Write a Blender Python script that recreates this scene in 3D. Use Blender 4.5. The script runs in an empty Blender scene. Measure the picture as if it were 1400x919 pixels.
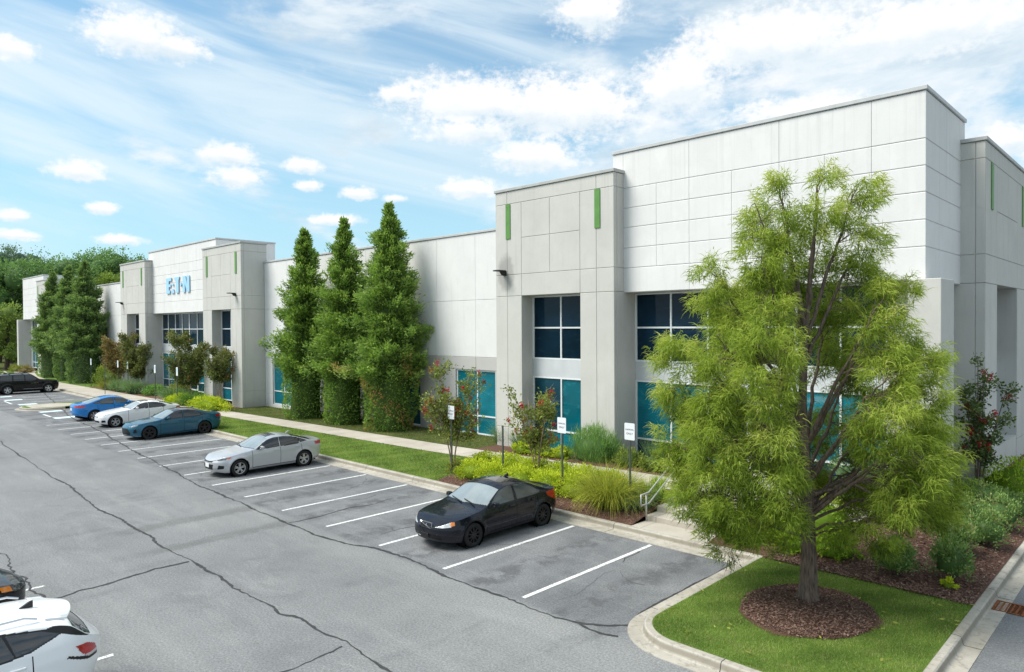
import bpy, math, random
import numpy as np

PI = math.pi
rad = math.radians
rng = np.random.default_rng(11)
random.seed(11)
scene = bpy.context.scene
COL = scene.collection


# ------------------------------------------------------------------ objects
def props(o, label=None, cat=None, group=None, kind=None):
    if label: o["label"] = label
    if cat: o["category"] = cat
    if group: o["group"] = group
    if kind: o["kind"] = kind
    return o


def thing(name, loc, label, cat, group=None, rz=0.0):
    o = bpy.data.objects.new(name, None)
    o.empty_display_size = 0.3
    COL.objects.link(o)
    o.location = loc
    o.rotation_euler = (0, 0, rz)
    o["_org"] = list(loc)
    return props(o, label, cat, group)


def copy_tree(o, parent=None):
    c = o.copy()
    COL.objects.link(c)
    if parent: c.parent = parent
    for ch in list(o.children): copy_tree(ch, c)
    return c


def link_mesh(name, me, parent=None):
    o = bpy.data.objects.new(name, me)
    COL.objects.link(o)
    if parent: o.parent = parent
    return o


class MB:
    """collects faces, builds one mesh"""
    def __init__(self):
        self.v = []; self.f = []; self.m = []

    def add(self, vs, fs, mi=0):
        b = len(self.v)
        self.v += [tuple(p) for p in vs]
        self.f += [tuple(b + i for i in f) for f in fs]
        self.m += [mi] * len(fs)
        return self

    def box(self, x0, x1, y0, y1, z0, z1, mi=0, ch=0.0):
        if ch:
            c = ch
            vs = []
            for sx, X in ((1, x0), (-1, x1)):
                for sy, Y in ((1, y0), (-1, y1)):
                    for sz, Z in ((1, z0), (-1, z1)):
                        vs += [(X, Y + sy * c, Z + sz * c), (X + sx * c, Y, Z + sz * c), (X + sx * c, Y + sy * c, Z)]
            import itertools
            def i(a, b, d, k): return (a * 4 + b * 2 + d) * 3 + k
            fs = []
            for a in (0, 1): fs.append((i(a,0,0,0), i(a,1,0,0), i(a,1,1,0), i(a,0,1,0)))
            for b in (0, 1): fs.append((i(0,b,0,1), i(1,b,0,1), i(1,b,1,1), i(0,b,1,1)))
            for d in (0, 1): fs.append((i(0,0,d,2), i(1,0,d,2), i(1,1,d,2), i(0,1,d,2)))
            for b in (0, 1):
                for d in (0, 1): fs.append((i(0,b,d,1), i(1,b,d,1), i(1,b,d,2), i(0,b,d,2)))
            for a in (0, 1):
                for d in (0, 1): fs.append((i(a,0,d,0), i(a,1,d,0), i(a,1,d,2), i(a,0,d,2)))
            for a in (0, 1):
                for b in (0, 1): fs.append((i(a,b,0,0), i(a,b,1,0), i(a,b,1,1), i(a,b,0,1)))
            for a in (0, 1):
                for b in (0, 1):
                    for d in (0, 1): fs.append((i(a,b,d,0), i(a,b,d,1), i(a,b,d,2)))
            return self.add(vs, fs, mi)
        vs = [(x, y, z) for x in (x0, x1) for y in (y0, y1) for z in (z0, z1)]
        fs = [(0,1,3,2), (4,6,7,5), (0,4,5,1), (2,3,7,6), (0,2,6,4), (1,5,7,3)]
        return self.add(vs, fs, mi)

    def bar(self, p, q, w, h=None, mi=0, up=(0, 0, 1)):
        """rectangular bar from p to q"""
        p = np.array(p, float); q = np.array(q, float); d = q - p; d /= np.linalg.norm(d)
        u = np.array(up, float)
        s = np.cross(d, u)
        if np.linalg.norm(s) < 1e-4: s = np.cross(d, (1, 0, 0))
        s /= np.linalg.norm(s); t = np.cross(s, d)
        h = h or w
        vs = []
        for c in (p, q):
            for a, b in ((-1,-1), (1,-1), (1,1), (-1,1)): vs.append(c + s*a*w/2 + t*b*h/2)
        return self.add(vs, [(0,1,2,3), (7,6,5,4), (0,4,5,1), (1,5,6,2), (2,6,7,3), (3,7,4,0)], mi)

    def tube(self, pts, radii, n=8, mi=0, cap=True):
        pts = [np.array(p, float) for p in pts]
        if not hasattr(radii, '__len__'): radii = [radii] * len(pts)
        rings = []
        ref = np.array((0.31, 0.77, 0.55))
        for k, p in enumerate(pts):
            d = pts[min(k+1, len(pts)-1)] - pts[max(k-1, 0)]
            d = d / (np.linalg.norm(d) + 1e-9)
            s = np.cross(d, ref); s /= np.linalg.norm(s) + 1e-9
            t = np.cross(d, s)
            rings.append([p + radii[k]*(s*math.cos(2*PI*j/n) + t*math.sin(2*PI*j/n)) for j in range(n)])
        vs = [v for r in rings for v in r]
        fs = []
        for k in range(len(pts)-1):
            for j in range(n):
                a = k*n + j; b = k*n + (j+1) % n
                fs.append((a, b, b+n, a+n))
        if cap:
            fs.append(tuple(range(n-1, -1, -1))); fs.append(tuple((len(pts)-1)*n + j for j in range(n)))
        return self.add(vs, fs, mi)

    def prism(self, poly, fn, d0, d1, mi=0):
        """poly in 2D, fn(a,b,depth)->xyz"""
        n = len(poly)
        vs = [fn(a, b, d0) for a, b in poly] + [fn(a, b, d1) for a, b in poly]
        fs = [tuple(range(n)), tuple(range(2*n-1, n-1, -1))]
        for j in range(n):
            k = (j+1) % n
            fs.append((j, k, n+k, n+j))
        return self.add(vs, fs, mi)

    def lathe(self, prof, n=24, axis='z', c=(0, 0, 0), mi=0):
        vs = []; fs = []
        for r, h in prof:
            for j in range(n):
                a = 2*PI*j/n
                x, y = r*math.cos(a), r*math.sin(a)
                p = (x, y, h) if axis == 'z' else ((x, h, y) if axis == 'y' else (h, x, y))
                vs.append((p[0]+c[0], p[1]+c[1], p[2]+c[2]))
        for k in range(len(prof)-1):
            for j in range(n):
                b = (j+1) % n
                fs.append((k*n+j, k*n+b, (k+1)*n+b, (k+1)*n+j))
        return self.add(vs, fs, mi)

    def build(self, name, mats, parent=None, smooth=False, world=True, bevel=0):
        if not isinstance(mats, (list, tuple)): mats = [mats]
        org = np.array(parent["_org"]) if (parent is not None and world and "_org" in parent) else np.zeros(3)
        q = parent
        if parent is not None and world and "_org" not in parent:
            q = parent.parent
            org = np.array(q["_org"]) if q is not None and "_org" in q else np.zeros(3)
        V = np.array(self.v, float).reshape(-1, 3) - org
        me = bpy.data.meshes.new(name)
        me.from_pydata(V.tolist(), [], self.f)
        for m in mats: me.materials.append(m)
        if len(mats) > 1: me.polygons.foreach_set("material_index", self.m)
        if smooth: me.polygons.foreach_set("use_smooth", [True] * len(self.f))
        me.update()
        o = link_mesh(name, me, parent)
        if bevel:
            b = o.modifiers.new("b", "BEVEL"); b.width = bevel; b.segments = 2; b.limit_method = 'ANGLE'
        return o


def np_mesh(name, V, F, mat, parent=None, tint=None, smooth=False):
    """V (n,3), F (m,k) constant k"""
    V = np.ascontiguousarray(V, dtype=np.float32); F = np.ascontiguousarray(F, dtype=np.int32)
    me = bpy.data.meshes.new(name)
    m, k = F.shape
    me.vertices.add(len(V)); me.vertices.foreach_set("co", V.ravel())
    me.loops.add(m*k); me.loops.foreach_set("vertex_index", F.ravel())
    me.polygons.add(m)
    me.polygons.foreach_set("loop_start", np.arange(0, m*k, k, dtype=np.int32))
    me.polygons.foreach_set("loop_total", np.full(m, k, dtype=np.int32))
    if smooth: me.polygons.foreach_set("use_smooth", np.ones(m, dtype=bool))
    me.materials.append(mat)
    me.update(calc_edges=True)
    if tint is not None:
        a = me.attributes.new("tint", 'FLOAT', 'FACE')
        a.data.foreach_set("value", np.ascontiguousarray(tint, dtype=np.float32))
    return link_mesh(name, me, parent)


# ------------------------------------------------------------------ materials
class NT:
    def __init__(self, name):
        self.mat = bpy.data.materials.new(name); self.mat.use_nodes = True
        self.t = self.mat.node_tree; self.t.nodes.clear()
        self.out = self.n('ShaderNodeOutputMaterial')

    def n(self, typ, **kw):
        nd = self.t.nodes.new(typ)
        for k, v in kw.items():
            if k.startswith('i_'): nd.inputs[k[2:].replace('_', ' ')].default_value = v
            else: setattr(nd, k, v)
        return nd

    def l(self, a, b):
        self.t.links.new(a, b); return b

    def coord(self, kind='Object', scale=None, rot=None):
        tc = self.n('ShaderNodeTexCoord')
        if scale is None: return tc.outputs[kind]
        mp = self.n('ShaderNodeMapping')
        mp.inputs['Scale'].default_value = scale if hasattr(scale, '__len__') else (scale,)*3
        if rot: mp.inputs['Rotation'].default_value = rot
        self.l(tc.outputs[kind], mp.inputs[0]); return mp.outputs[0]

    def geo(self, scale=(1, 1, 1)):
        g = self.n('ShaderNodeNewGeometry')
        mp = self.n('ShaderNodeMapping'); mp.inputs['Scale'].default_value = scale
        self.l(g.outputs['Position'], mp.inputs[0]); return mp.outputs[0]

    def noise(self, vec, scale=5, detail=4, rough=0.55, dist=0.0):
        nd = self.n('ShaderNodeTexNoise')
        nd.inputs['Scale'].default_value = scale; nd.inputs['Detail'].default_value = detail
        nd.inputs['Roughness'].default_value = rough; nd.inputs['Distortion'].default_value = dist
        self.l(vec, nd.inputs['Vector']); return nd.outputs[0]

    def ramp(self, fac, stops):
        r = self.n('ShaderNodeValToRGB')
        e = r.color_ramp.elements
        while len(e) > 1: e.remove(e[-1])
        for i, (p, c) in enumerate(stops):
            x = e[0] if i == 0 else e.new(p)
            x.position = p
            if not hasattr(c, '__len__'): c = (c, c, c)
            x.color = (c[0], c[1], c[2], 1)
        self.l(fac, r.inputs[0]); return r.outputs[0]

    def mix(self, fac, a, b, blend='MIX'):
        m = self.n('ShaderNodeMix', data_type='RGBA', blend_type=blend)
        for s, v in ((0, fac), (6, a), (7, b)):
            if hasattr(v, 'links') or hasattr(v, 'is_linked'): self.l(v, m.inputs[s])
            elif s == 0: m.inputs[0].default_value = v
            else: m.inputs[s].default_value = (v[0], v[1], v[2], 1) if hasattr(v, '__len__') else (v, v, v, 1)
        return m.outputs[2]

    def math(self, op, a, b=None, c=None, clamp=False):
        m = self.n('ShaderNodeMath', operation=op); m.use_clamp = clamp
        for s, v in ((0, a), (1, b), (2, c)):
            if v is None: continue
            if hasattr(v, 'is_linked'): self.l(v, m.inputs[s])
            else: m.inputs[s].default_value = v
        return m.outputs[0]

    def smooth(self, v, lo, hi):
        m = self.n('ShaderNodeMapRange', interpolation_type='SMOOTHSTEP')
        self.l(v, m.inputs[0]); m.inputs[1].default_value = lo; m.inputs[2].default_value = hi
        return m.outputs[0]

    def sep(self, v):
        s = self.n('ShaderNodeSeparateXYZ'); self.l(v, s.inputs[0]); return s.outputs

    def bsdf(self, col, rough=0.7, spec=0.4, bump=None, bstr=0.3, bdist=0.02, metal=0.0, coat=0.0, ior=1.45):
        p = self.n('ShaderNodeBsdfPrincipled')
        for key, v in (('Base Color', col), ('Roughness', rough), ('Metallic', metal)):
            if hasattr(v, 'is_linked'): self.l(v, p.inputs[key])
            elif key == 'Base Color': p.inputs[key].default_value = (v[0], v[1], v[2], 1)
            else: p.inputs[key].default_value = v
        p.inputs['Specular IOR Level'].default_value = spec
        p.inputs['Coat Weight'].default_value = coat; p.inputs['Coat Roughness'].default_value = 0.03
        p.inputs['IOR'].default_value = ior
        if bump is not None:
            b = self.n('ShaderNodeBump'); b.inputs['Strength'].default_value = bstr; b.inputs['Distance'].default_value = bdist
            self.l(bump, b.inputs['Height']); self.l(b.outputs[0], p.inputs['Normal'])
        self.l(p.outputs[0], self.out.inputs[0])
        return p


def m_plain(name, col, rough=0.6, spec=0.4, metal=0.0, var=0.06, scale=8, coat=0.0, bump=0.0):
    t = NT(name)
    n = t.noise(t.coord('Object'), scale, 4)
    a = [max(0, c*(1-var)) for c in col]; b = [min(1, c*(1+var)) for c in col]
    c = t.ramp(n, [(0.3, a), (0.7, b)])
    t.bsdf(c, rough, spec, n if bump else None, bump, 0.01, metal, coat)
    return t.mat


def m_concrete_paint(name, col, dirt=0.10, stain=None):
    t = NT(name)
    g = t.geo()
    big = t.noise(g, 0.55, 5, 0.6)
    streak = t.noise(t.geo((2.6, 2.6, 0.16)), 1.4, 5, 0.65)
    fine = t.noise(g, 34, 3, 0.6)
    c = t.ramp(big, [(0.3, [x*(1-dirt) for x in col]), (0.68, col)])
    s = t.smooth(streak, 0.54, 0.74)
    c = t.mix(t.math('MULTIPLY', s, 0.6), c, [x*(1-2.0*dirt) for x in col])
    cl = t.noise(g, 1.6, 6, 0.7, 0.6)
    c = t.mix(t.math('MULTIPLY', t.smooth(cl, 0.48, 0.68), 0.5), c, [x*(1-1.3*dirt) for x in col])
    pal = t.smooth(t.noise(t.geo((1.1, 1.1, .5)), 1.1, 4, 0.6), 0.56, 0.7)
    c = t.mix(t.math('MULTIPLY', pal, 0.35), c, [min(.9, x*1.07) for x in col])
    c = t.mix(t.math('MULTIPLY', t.smooth(fine, 0.45, 0.8), 0.16), c, [x*0.72 for x in col])
    z = t.sep(g)[2]
    low = t.math('SUBTRACT', 1.0, t.smooth(t.math('ADD', z, t.math('MULTIPLY', big, 0.5)), 0.5, 1.4))
    c = t.mix(t.math('MULTIPLY', low, 0.35), c, [col[0]*0.62, col[1]*0.6, col[2]*0.56])
    rain = t.math('MULTIPLY', t.smooth(t.noise(t.geo((5.5, 5.5, 0.10)), 1.0, 4, 0.7), 0.50, 0.66), t.smooth(t.math('ADD', z, t.math('MULTIPLY', big, 3.0)), 9.6, 13.2))
    c = t.mix(t.math('MULTIPLY', rain, 0.36), c, [x*(1-2.6*dirt) for x in col])
    if stain:
        vm = t.n('ShaderNodeVectorMath', operation='SUBTRACT'); t.l(g, vm.inputs[0]); vm.inputs[1].default_value = stain
        vs = t.n('ShaderNodeVectorMath', operation='MULTIPLY'); t.l(vm.outputs[0], vs.inputs[0]); vs.inputs[1].default_value = (1.0, 1.0, 0.62)
        ln = t.n('ShaderNodeVectorMath', operation='LENGTH'); t.l(vs.outputs[0], ln.inputs[0])
        d = t.math('ADD', ln.outputs['Value'], t.math('MULTIPLY', t.noise(g, 3.5, 4), 0.35))
        mk = t.math('SUBTRACT', 1.0, t.smooth(d, 0.52, 0.78))
        c = t.mix(t.math('MULTIPLY', mk, 0.55), c, [x*0.42 for x in col])
    t.bsdf(c, 0.85, 0.25, fine, 0.25, 0.006)
    return t.mat


def m_leaf(name, dark, mid, light, trans=0.35, rough=0.55, extra=None, haze=0.0):
    """colour from the per-face 'tint' attribute"""
    t = NT(name)
    a = t.n('ShaderNodeAttribute'); a.attribute_name = 'tint'; a.attribute_type = 'GEOMETRY'
    g = t.noise(t.geo(), 1.3, 3)
    f = t.math('ADD', a.outputs['Fac'], t.math('MULTIPLY', t.math('SUBTRACT', g, 0.5), 0.26))
    stops = [(0.05, dark), (0.5, mid), (0.95, light)]
    if extra: stops = [(0.05, dark), (0.47, mid), (0.86, light), (1.0, extra)]
    c = t.ramp(f, stops)
    d = t.n('ShaderNodeBsdfPrincipled'); t.l(c, d.inputs['Base Color'])
    d.inputs['Roughness'].default_value = rough; d.inputs['Specular IOR Level'].default_value = 0.25
    tr = t.n('ShaderNodeBsdfTranslucent')
    t.l(t.mix(1.0, c, (1.0, 1.0, 0.6), 'MULTIPLY'), tr.inputs['Color'])
    m = t.n('ShaderNodeMixShader'); m.inputs[0].default_value = trans
    t.l(d.outputs[0], m.inputs[1]); t.l(tr.outputs[0], m.inputs[2]); t.l(m.outputs[0], t.out.inputs[0])
    return t.mat


def m_bark(name, col):
    t = NT(name)
    n = t.noise(t.coord('Object', (14, 14, 2.2)), 2.0, 6, 0.65)
    c = t.ramp(n, [(0.32, [x*0.4 for x in col]), (0.5, col), (0.72, [min(1, x*1.5) for x in col])])
    t.bsdf(c, 0.9, 0.1, n, 0.8, 0.03)
    return t.mat


def m_glass_pane(name, col, rough=0.04, spec=0.5, streak=0.0, light=(0.05, 0.2, 0.22), blinds=0.0):
    t = NT(name)
    g = t.geo()
    at = t.n('ShaderNodeAttribute'); at.attribute_name = 'tint'; at.attribute_type = 'GEOMETRY'
    n = t.noise(t.geo((0.35, 0.35, 0.5)), 1.5, 3)
    c = t.ramp(n, [(0.25, [x*0.6 for x in col]), (0.7, [x*1.25 for x in col])])
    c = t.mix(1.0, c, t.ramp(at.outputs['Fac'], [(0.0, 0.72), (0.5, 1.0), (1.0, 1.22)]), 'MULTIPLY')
    if blinds:
        # drawn slatted blinds behind the tinted pane
        z = t.sep(g)[2]
        sl = t.math('ABSOLUTE', t.math('SUBTRACT', t.math('FRACT', t.math('MULTIPLY', t.math('ADD', z, t.math('MULTIPLY', n, 0.05)), 9.0)), 0.5))
        c = t.mix(t.math('MULTIPLY', t.smooth(sl, 0.05, 0.35), blinds*0.35), c, [x*0.55 for x in col])
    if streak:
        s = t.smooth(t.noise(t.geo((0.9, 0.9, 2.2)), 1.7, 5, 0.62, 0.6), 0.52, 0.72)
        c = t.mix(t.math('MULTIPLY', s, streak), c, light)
    wob = t.noise(g, 0.8, 2)
    t.bsdf(c, rough, spec, wob, 0.08, 0.03)
    return t.mat


def m_carpaint(name, col, metal=0.0, rough=0.32, coat=1.0, flake=0.0):
    t = NT(name)
    g = t.noise(t.coord('Object'), 2.2, 4)
    dust = t.smooth(t.sep(t.coord('Object'))[2], 0.15, 0.6)
    c = t.mix(t.math('MULTIPLY', t.math('SUBTRACT', 1.0, dust), 0.12), col, [0.14, 0.13, 0.12])
    rg = t.ramp(g, [(0.3, rough), (0.7, rough+0.12)])
    p = t.bsdf(c, rg, 0.16 if max(col) < 0.03 else 0.4, None, 0, 0, metal, coat*(0.55 if max(col) < 0.03 else .8))
    return t.mat
# ------------------------------------------------------------------ camera, sun, sky
SUN_AZ, SUN_EL = 217.0, 53.0          # compass-like azimuth from +Y clockwise


def build_camera():
    cd = bpy.data.cameras.new("camera"); cam = bpy.data.objects.new("camera", cd); COL.objects.link(cam)
    cd.sensor_width = 36; cd.lens = 36*963.1666/1400
    cd.clip_start = 0.1; cd.clip_end = 6000
    from mathutils import Matrix, Vector
    yaw, pitch, roll = 0.76831878, -0.01465673, -0.00645235
    fw = np.array([-math.sin(yaw)*math.cos(pitch), math.cos(yaw)*math.cos(pitch), math.sin(pitch)])
    r = np.array([math.cos(yaw), math.sin(yaw), 0.0]); u = np.cross(r, fw)
    r2 = math.cos(roll)*r + math.sin(roll)*u; u2 = -math.sin(roll)*r + math.cos(roll)*u
    M = Matrix(((r2[0], u2[0], -fw[0], 10.1906), (r2[1], u2[1], -fw[1], -10.8373), (r2[2], u2[2], -fw[2], 5.7783), (0, 0, 0, 1)))
    cam.matrix_world = M
    scene.camera = cam


def build_light():
    sd = bpy.data.lights.new("sun", 'SUN'); so = bpy.data.objects.new("sun", sd); COL.objects.link(so)
    sd.energy = 4.7; sd.angle = rad(30); sd.color = (1.0, 0.955, 0.885)
    so.rotation_euler = (rad(90-SUN_EL), 0, rad(180-SUN_AZ))
    w = bpy.data.worlds.new("World"); scene.world = w; w.use_nodes = True
    t = w.node_tree; t.nodes.clear()
    T = NT.__new__(NT); T.t = t
    out = T.n('ShaderNodeOutputWorld'); bg = T.n('ShaderNodeBackground'); bg.inputs[1].default_value = 0.15
    sky = T.n('ShaderNodeTexSky', sky_type='NISHITA'); sky.sun_disc = False
    sky.sun_elevation = rad(SUN_EL); sky.sun_rotation = rad(SUN_AZ)
    sky.air_density = 1.0; sky.dust_density = 1.5; sky.ozone_density = 1.5; sky.altitude = 50
    g = T.coord('Generated')
    x, y, z = T.sep(g)
    az = T.math('MULTIPLY', T.math('ARCTAN2', x, y), 57.29578)
    el = T.math('MULTIPLY', T.math('ARCSINE', z), 57.29578)
    cb = T.n('ShaderNodeCombineXYZ'); T.l(az, cb.inputs[0]); T.l(el, cb.inputs[1])
    ae = cb.outputs[0]

    def scaled(sx, sy, rot=0):
        m = T.n('ShaderNodeMapping'); m.inputs['Scale'].default_value = (sx, sy, 1); m.inputs['Rotation'].default_value = (0, 0, rad(rot))
        T.l(ae, m.inputs[0]); return m.outputs[0]
    edge = T.noise(scaled(0.55, 0.8), 1.0, 6, 0.62)
    edge3 = T.noise(scaled(1.5, 2.0), 1.0, 5, 0.6)
    edge2 = T.noise(scaled(0.16, 0.24), 1.0, 3, 0.6)
    nz = T.math('ADD', T.math('MULTIPLY', T.math('SUBTRACT', edge, 0.5), 1.7), T.math('ADD', T.math('MULTIPLY', T.math('SUBTRACT', edge3, 0.5), 1.5), T.math('MULTIPLY', T.math('SUBTRACT', edge2, 0.5), 0.7)))
    blobs = [(-71.8,20.0,3.8,1.9),(-69.1,19.6,2.3,1.3),(-79.1,17.9,1.5,.9),(-75.4,10.7,2.0,.9),(-65.8,12.7,2.5,1.0),(-65.4,11.1,2.4,1.0),(-60.5,12.3,1.6,.8),(-60.0,10.8,1.3,.6),(-74.1,8.3,1.2,.6),(-56.2,10.4,1.7,.7),(-47.5,10.9,3.2,1.0),(-37.7,23.5,3.4,2.2),(-46.9,17.3,7.4,2.7),(-39.8,16.7,8.6,3.3),(-53.0,17.9,1.7,.9),(-30.5,18.2,4.2,3.1),(-41.9,13.3,4.6,1.7),(-24.0,20.4,8.2,2.9),(-14.3,19.6,9.0,2.5),(-8.6,11.8,2.4,1.4),(-22.0,15.4,6.0,1.5),(-79.2,7.4,1.0,.5),(-79.1,6.2,1.7,.5),(-73.0,6.2,1.9,.5),(-47.5,15.2,4.7,1.2),(-57.9,8.3,2.3,.6),(-53.4,10.1,1.0,.4)]
    val = None; shade = None
    for a, e, ra, re in blobs:
        dx = T.math('DIVIDE', T.math('SUBTRACT', az, a), ra*1.12)
        dy = T.math('DIVIDE', T.math('SUBTRACT', el, e), re*1.15)
        dy2 = T.math('MAXIMUM', dy, T.math('MULTIPLY', dy, -1.35))
        d = T.math('SUBTRACT', 1.0, T.math('SQRT', T.math('ADD', T.math('MULTIPLY', dx, dx), T.math('MULTIPLY', dy2, dy2))))
        val = d if val is None else T.math('MAXIMUM', val, d)
        sh = T.math('MULTIPLY', T.math('MAXIMUM', d, 0.0), dy)
        shade = sh if shade is None else T.math('ADD', shade, sh)
    vv = T.math('ADD', val, T.math('MULTIPLY', nz, 0.62))
    cum = T.smooth(vv, -0.02, 0.62)
    # broken cloud elsewhere and a thick field towards the right of the facade
    fld = T.noise(scaled(0.075, 0.145), 1.0, 8, 0.58, 0.15)
    right = T.smooth(az, -48.0, -22.0)
    away = T.math('ADD', T.smooth(az, -5.0, 25.0), T.math('SUBTRACT', 1.0, T.smooth(az, -115.0, -88.0)), clamp=True)
    fmask = T.smooth(T.math('ADD', fld, T.math('MULTIPLY', T.math('MAXIMUM', right, away), 0.15)), 0.53, 0.68)
    # veil of cirrus in streaks
    m1 = T.n('ShaderNodeMapping'); m1.inputs['Rotation'].default_value = (0, 0, rad(11)); T.l(ae, m1.inputs[0])
    m2 = T.n('ShaderNodeMapping'); m2.inputs['Scale'].default_value = (0.030, 0.21, 1); T.l(m1.outputs[0], m2.inputs[0])
    cir = T.noise(m2.outputs[0], 1.0, 6, 0.55, 0.7)
    cm = T.math('MULTIPLY', T.smooth(cir, 0.38, 0.68), T.smooth(el, 3.0, 11.0))
    base = T.mix(1.0, sky.outputs[0], (0.80, 1.20, 1.22), 'MULTIPLY')
    hz = T.math('SUBTRACT', 1.0, T.smooth(el, -2.0, 26.0))
    base = T.mix(T.math('MULTIPLY', hz, 0.62), base, (3.5, 5.6, 6.75))
    cm = T.math('MULTIPLY', cm, T.math('SUBTRACT', 1.0, T.math('MULTIPLY', right, 0.55)))
    cm = T.math('ADD', T.math('MULTIPLY', cm, 0.80), 0.18)
    c = T.mix(T.math('MULTIPLY', cm, 0.78), base, (5.7, 6.5, 6.9))
    grey = T.noise(scaled(0.06, 0.20), 1.0, 6, 0.6, 0.3)
    fcol = T.ramp(grey, [(0.36, (4.0, 4.9, 5.6)), (0.50, (5.6, 6.2, 6.6)), (0.62, (7.0, 7.05, 7.1))])
    c = T.mix(T.math('MULTIPLY', fmask, 0.86), c, fcol)
    low = T.smooth(T.math('ADD', shade, T.math('MULTIPLY', T.math('SUBTRACT', edge, 0.5), 0.5)), -0.30, 0.12)
    ccol = T.mix(low, (5.2, 5.9, 6.4), (7.2, 7.2, 7.2))
    c = T.mix(T.math('MULTIPLY', cum, 0.95), c, ccol)
    gnd = T.smooth(el, -6.0, -1.0)
    c = T.mix(gnd, (1.3, 1.5, 1.2), c)
    T.l(c, bg.inputs[0]); T.l(bg.outputs[0], out.inputs[0])
    scene.view_settings.view_transform = 'Standard'; scene.view_settings.look = 'None'
    scene.view_settings.exposure = 0; scene.view_settings.gamma = 1


# ------------------------------------------------------------------ ground
def sw(x): return float(np.interp(x, [-110, -45, -36, -13.5, -4, 8], [.13, .13, .17, .42, .62, .66]))


def g(x, y):
    """height of lawn / bed / walk at x, y"""
    s = sw(x)
    if x > 2.75:
        t = min(1, max(0, (y-5.4)/5.5)); e = min(1, max(0, (7.05-x)/2.0))
        return 0.17 + (s-0.17)*t*e
    if y < 5.57: return 0.15
    if y < 8.3: return 0.155 + (s-0.155)*(y-5.57)/2.73
    if y < 9.85: return s
    return s + 0.03


def m_asphalt():
    t = NT("asphalt")
    p = t.geo()
    X, Y, Z = t.sep(p)
    big = t.noise(p, 0.22, 5, 0.6)
    lane = t.noise(t.geo((0.05, 0.55, 1)), 1.0, 4, 0.55)
    mid = t.noise(p, 1.7, 5, 0.65)
    fine = t.noise(p, 24, 5, 0.85)
    vor = t.n('ShaderNodeTexVoronoi'); vor.inputs['Scale'].default_value = 38; t.l(p, vor.inputs['Vector'])
    c = t.ramp(big, [(0.3, (0.158, 0.164, 0.167)), (0.7, (0.225, 0.231, 0.231))])
    c = t.mix(t.math('MULTIPLY', t.smooth(lane, 0.42, 0.66), 0.5), c, (0.262, 0.268, 0.266))
    # the parking bays are a darker, bluer newer mat with oil-darkened middles
    stall = t.math('MULTIPLY', t.smooth(Y, -0.35, -0.1), t.math('SUBTRACT', 1.0, t.smooth(X, 2.6, 3.2)))
    bay = t.ramp(t.noise(t.geo((0.55, 0.28, 1)), 1.0, 5, 0.65, .4), [(0.3, (0.092, 0.098, 0.108)), (0.72, (0.225, 0.231, 0.238))])
    c = t.mix(t.math('MULTIPLY', stall, 0.8), c, bay)
    bx = t.math('ABSOLUTE', t.math('SUBTRACT', t.math('FRACT', t.math('DIVIDE', X, 2.6)), 0.5))
    oil = t.math('MULTIPLY', t.math('SUBTRACT', 1.0, t.smooth(bx, 0.05, 0.24)), t.smooth(t.math('ADD', mid, t.math('MULTIPLY', big, 0.4)), 0.62, 0.80))
    c = t.mix(t.math('MULTIPLY', t.math('MULTIPLY', oil, stall), 0.75), c, (0.055, 0.056, 0.060))
    rt = t.smooth(X, 7.2, 7.4)
    c = t.mix(t.math('MULTIPLY', rt, 0.6), c, (0.155, 0.163, 0.173))
    st = t.smooth(t.noise(t.geo((0.9, 0.28, 1)), 0.8, 5, 0.7, 0.5), 0.56, 0.74)
    c = t.mix(t.math('MULTIPLY', st, 0.42), c, (0.085, 0.088, 0.092))
    pt = t.smooth(t.noise(t.geo((0.22, 0.8, 1)), 1.0, 6, 0.72, 0.8), 0.50, 0.70)
    c = t.mix(t.math('MULTIPLY', pt, 0.30), c, (0.33, 0.335, 0.33))
    rings = t.smooth(t.noise(p, 0.62, 3, 0.6, 1.5), 0.60, 0.70)
    c = t.mix(t.math('MULTIPLY', rings, 0.16), c, (0.09, 0.092, 0.096))
    # two tyre-dark sweeps across the aisle
    for xx, w in ((-11.5, 0.5), (-9.05, 0.42)):
        d = t.math('ABSOLUTE', t.math('ADD', t.math('SUBTRACT', X, xx), t.math('MULTIPLY', t.math('SUBTRACT', mid, 0.5), 0.9)))
        k = t.math('SUBTRACT', 1.0, t.smooth(d, w*0.25, w))
        k = t.math('MULTIPLY', k, t.math('MULTIPLY', t.smooth(Y, -5.6, -3.6), t.math('SUBTRACT', 1.0, t.smooth(Y, -0.6, -0.2))))
        c = t.mix(t.math('MULTIPLY', k, 0.42), c, (0.085, 0.085, 0.085))
    c = t.mix(t.math('MULTIPLY', t.smooth(mid, 0.40, 0.72), 0.22), c, (0.25, 0.255, 0.255))
    sp = t.ramp(fine, [(0.34, (0.50, 0.50, 0.51)), (0.5, (1.0, 1.0, 1.0)), (0.66, (1.6, 1.6, 1.58))])
    c = t.mix(0.8, c, sp, 'MULTIPLY')
    spk = t.math('SUBTRACT', 1.0, t.smooth(vor.outputs['Distance'], 0.10, 0.22))
    spk = t.math('MULTIPLY', spk, t.smooth(t.noise(p, 23, 2), 0.55, 0.65))
    c = t.mix(t.math('MULTIPLY', spk, 0.75), c, (0.62, 0.62, 0.60))
    t.bsdf(c, 0.88, 0.25, fine, 0.35, 0.006)
    return t.mat


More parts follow.
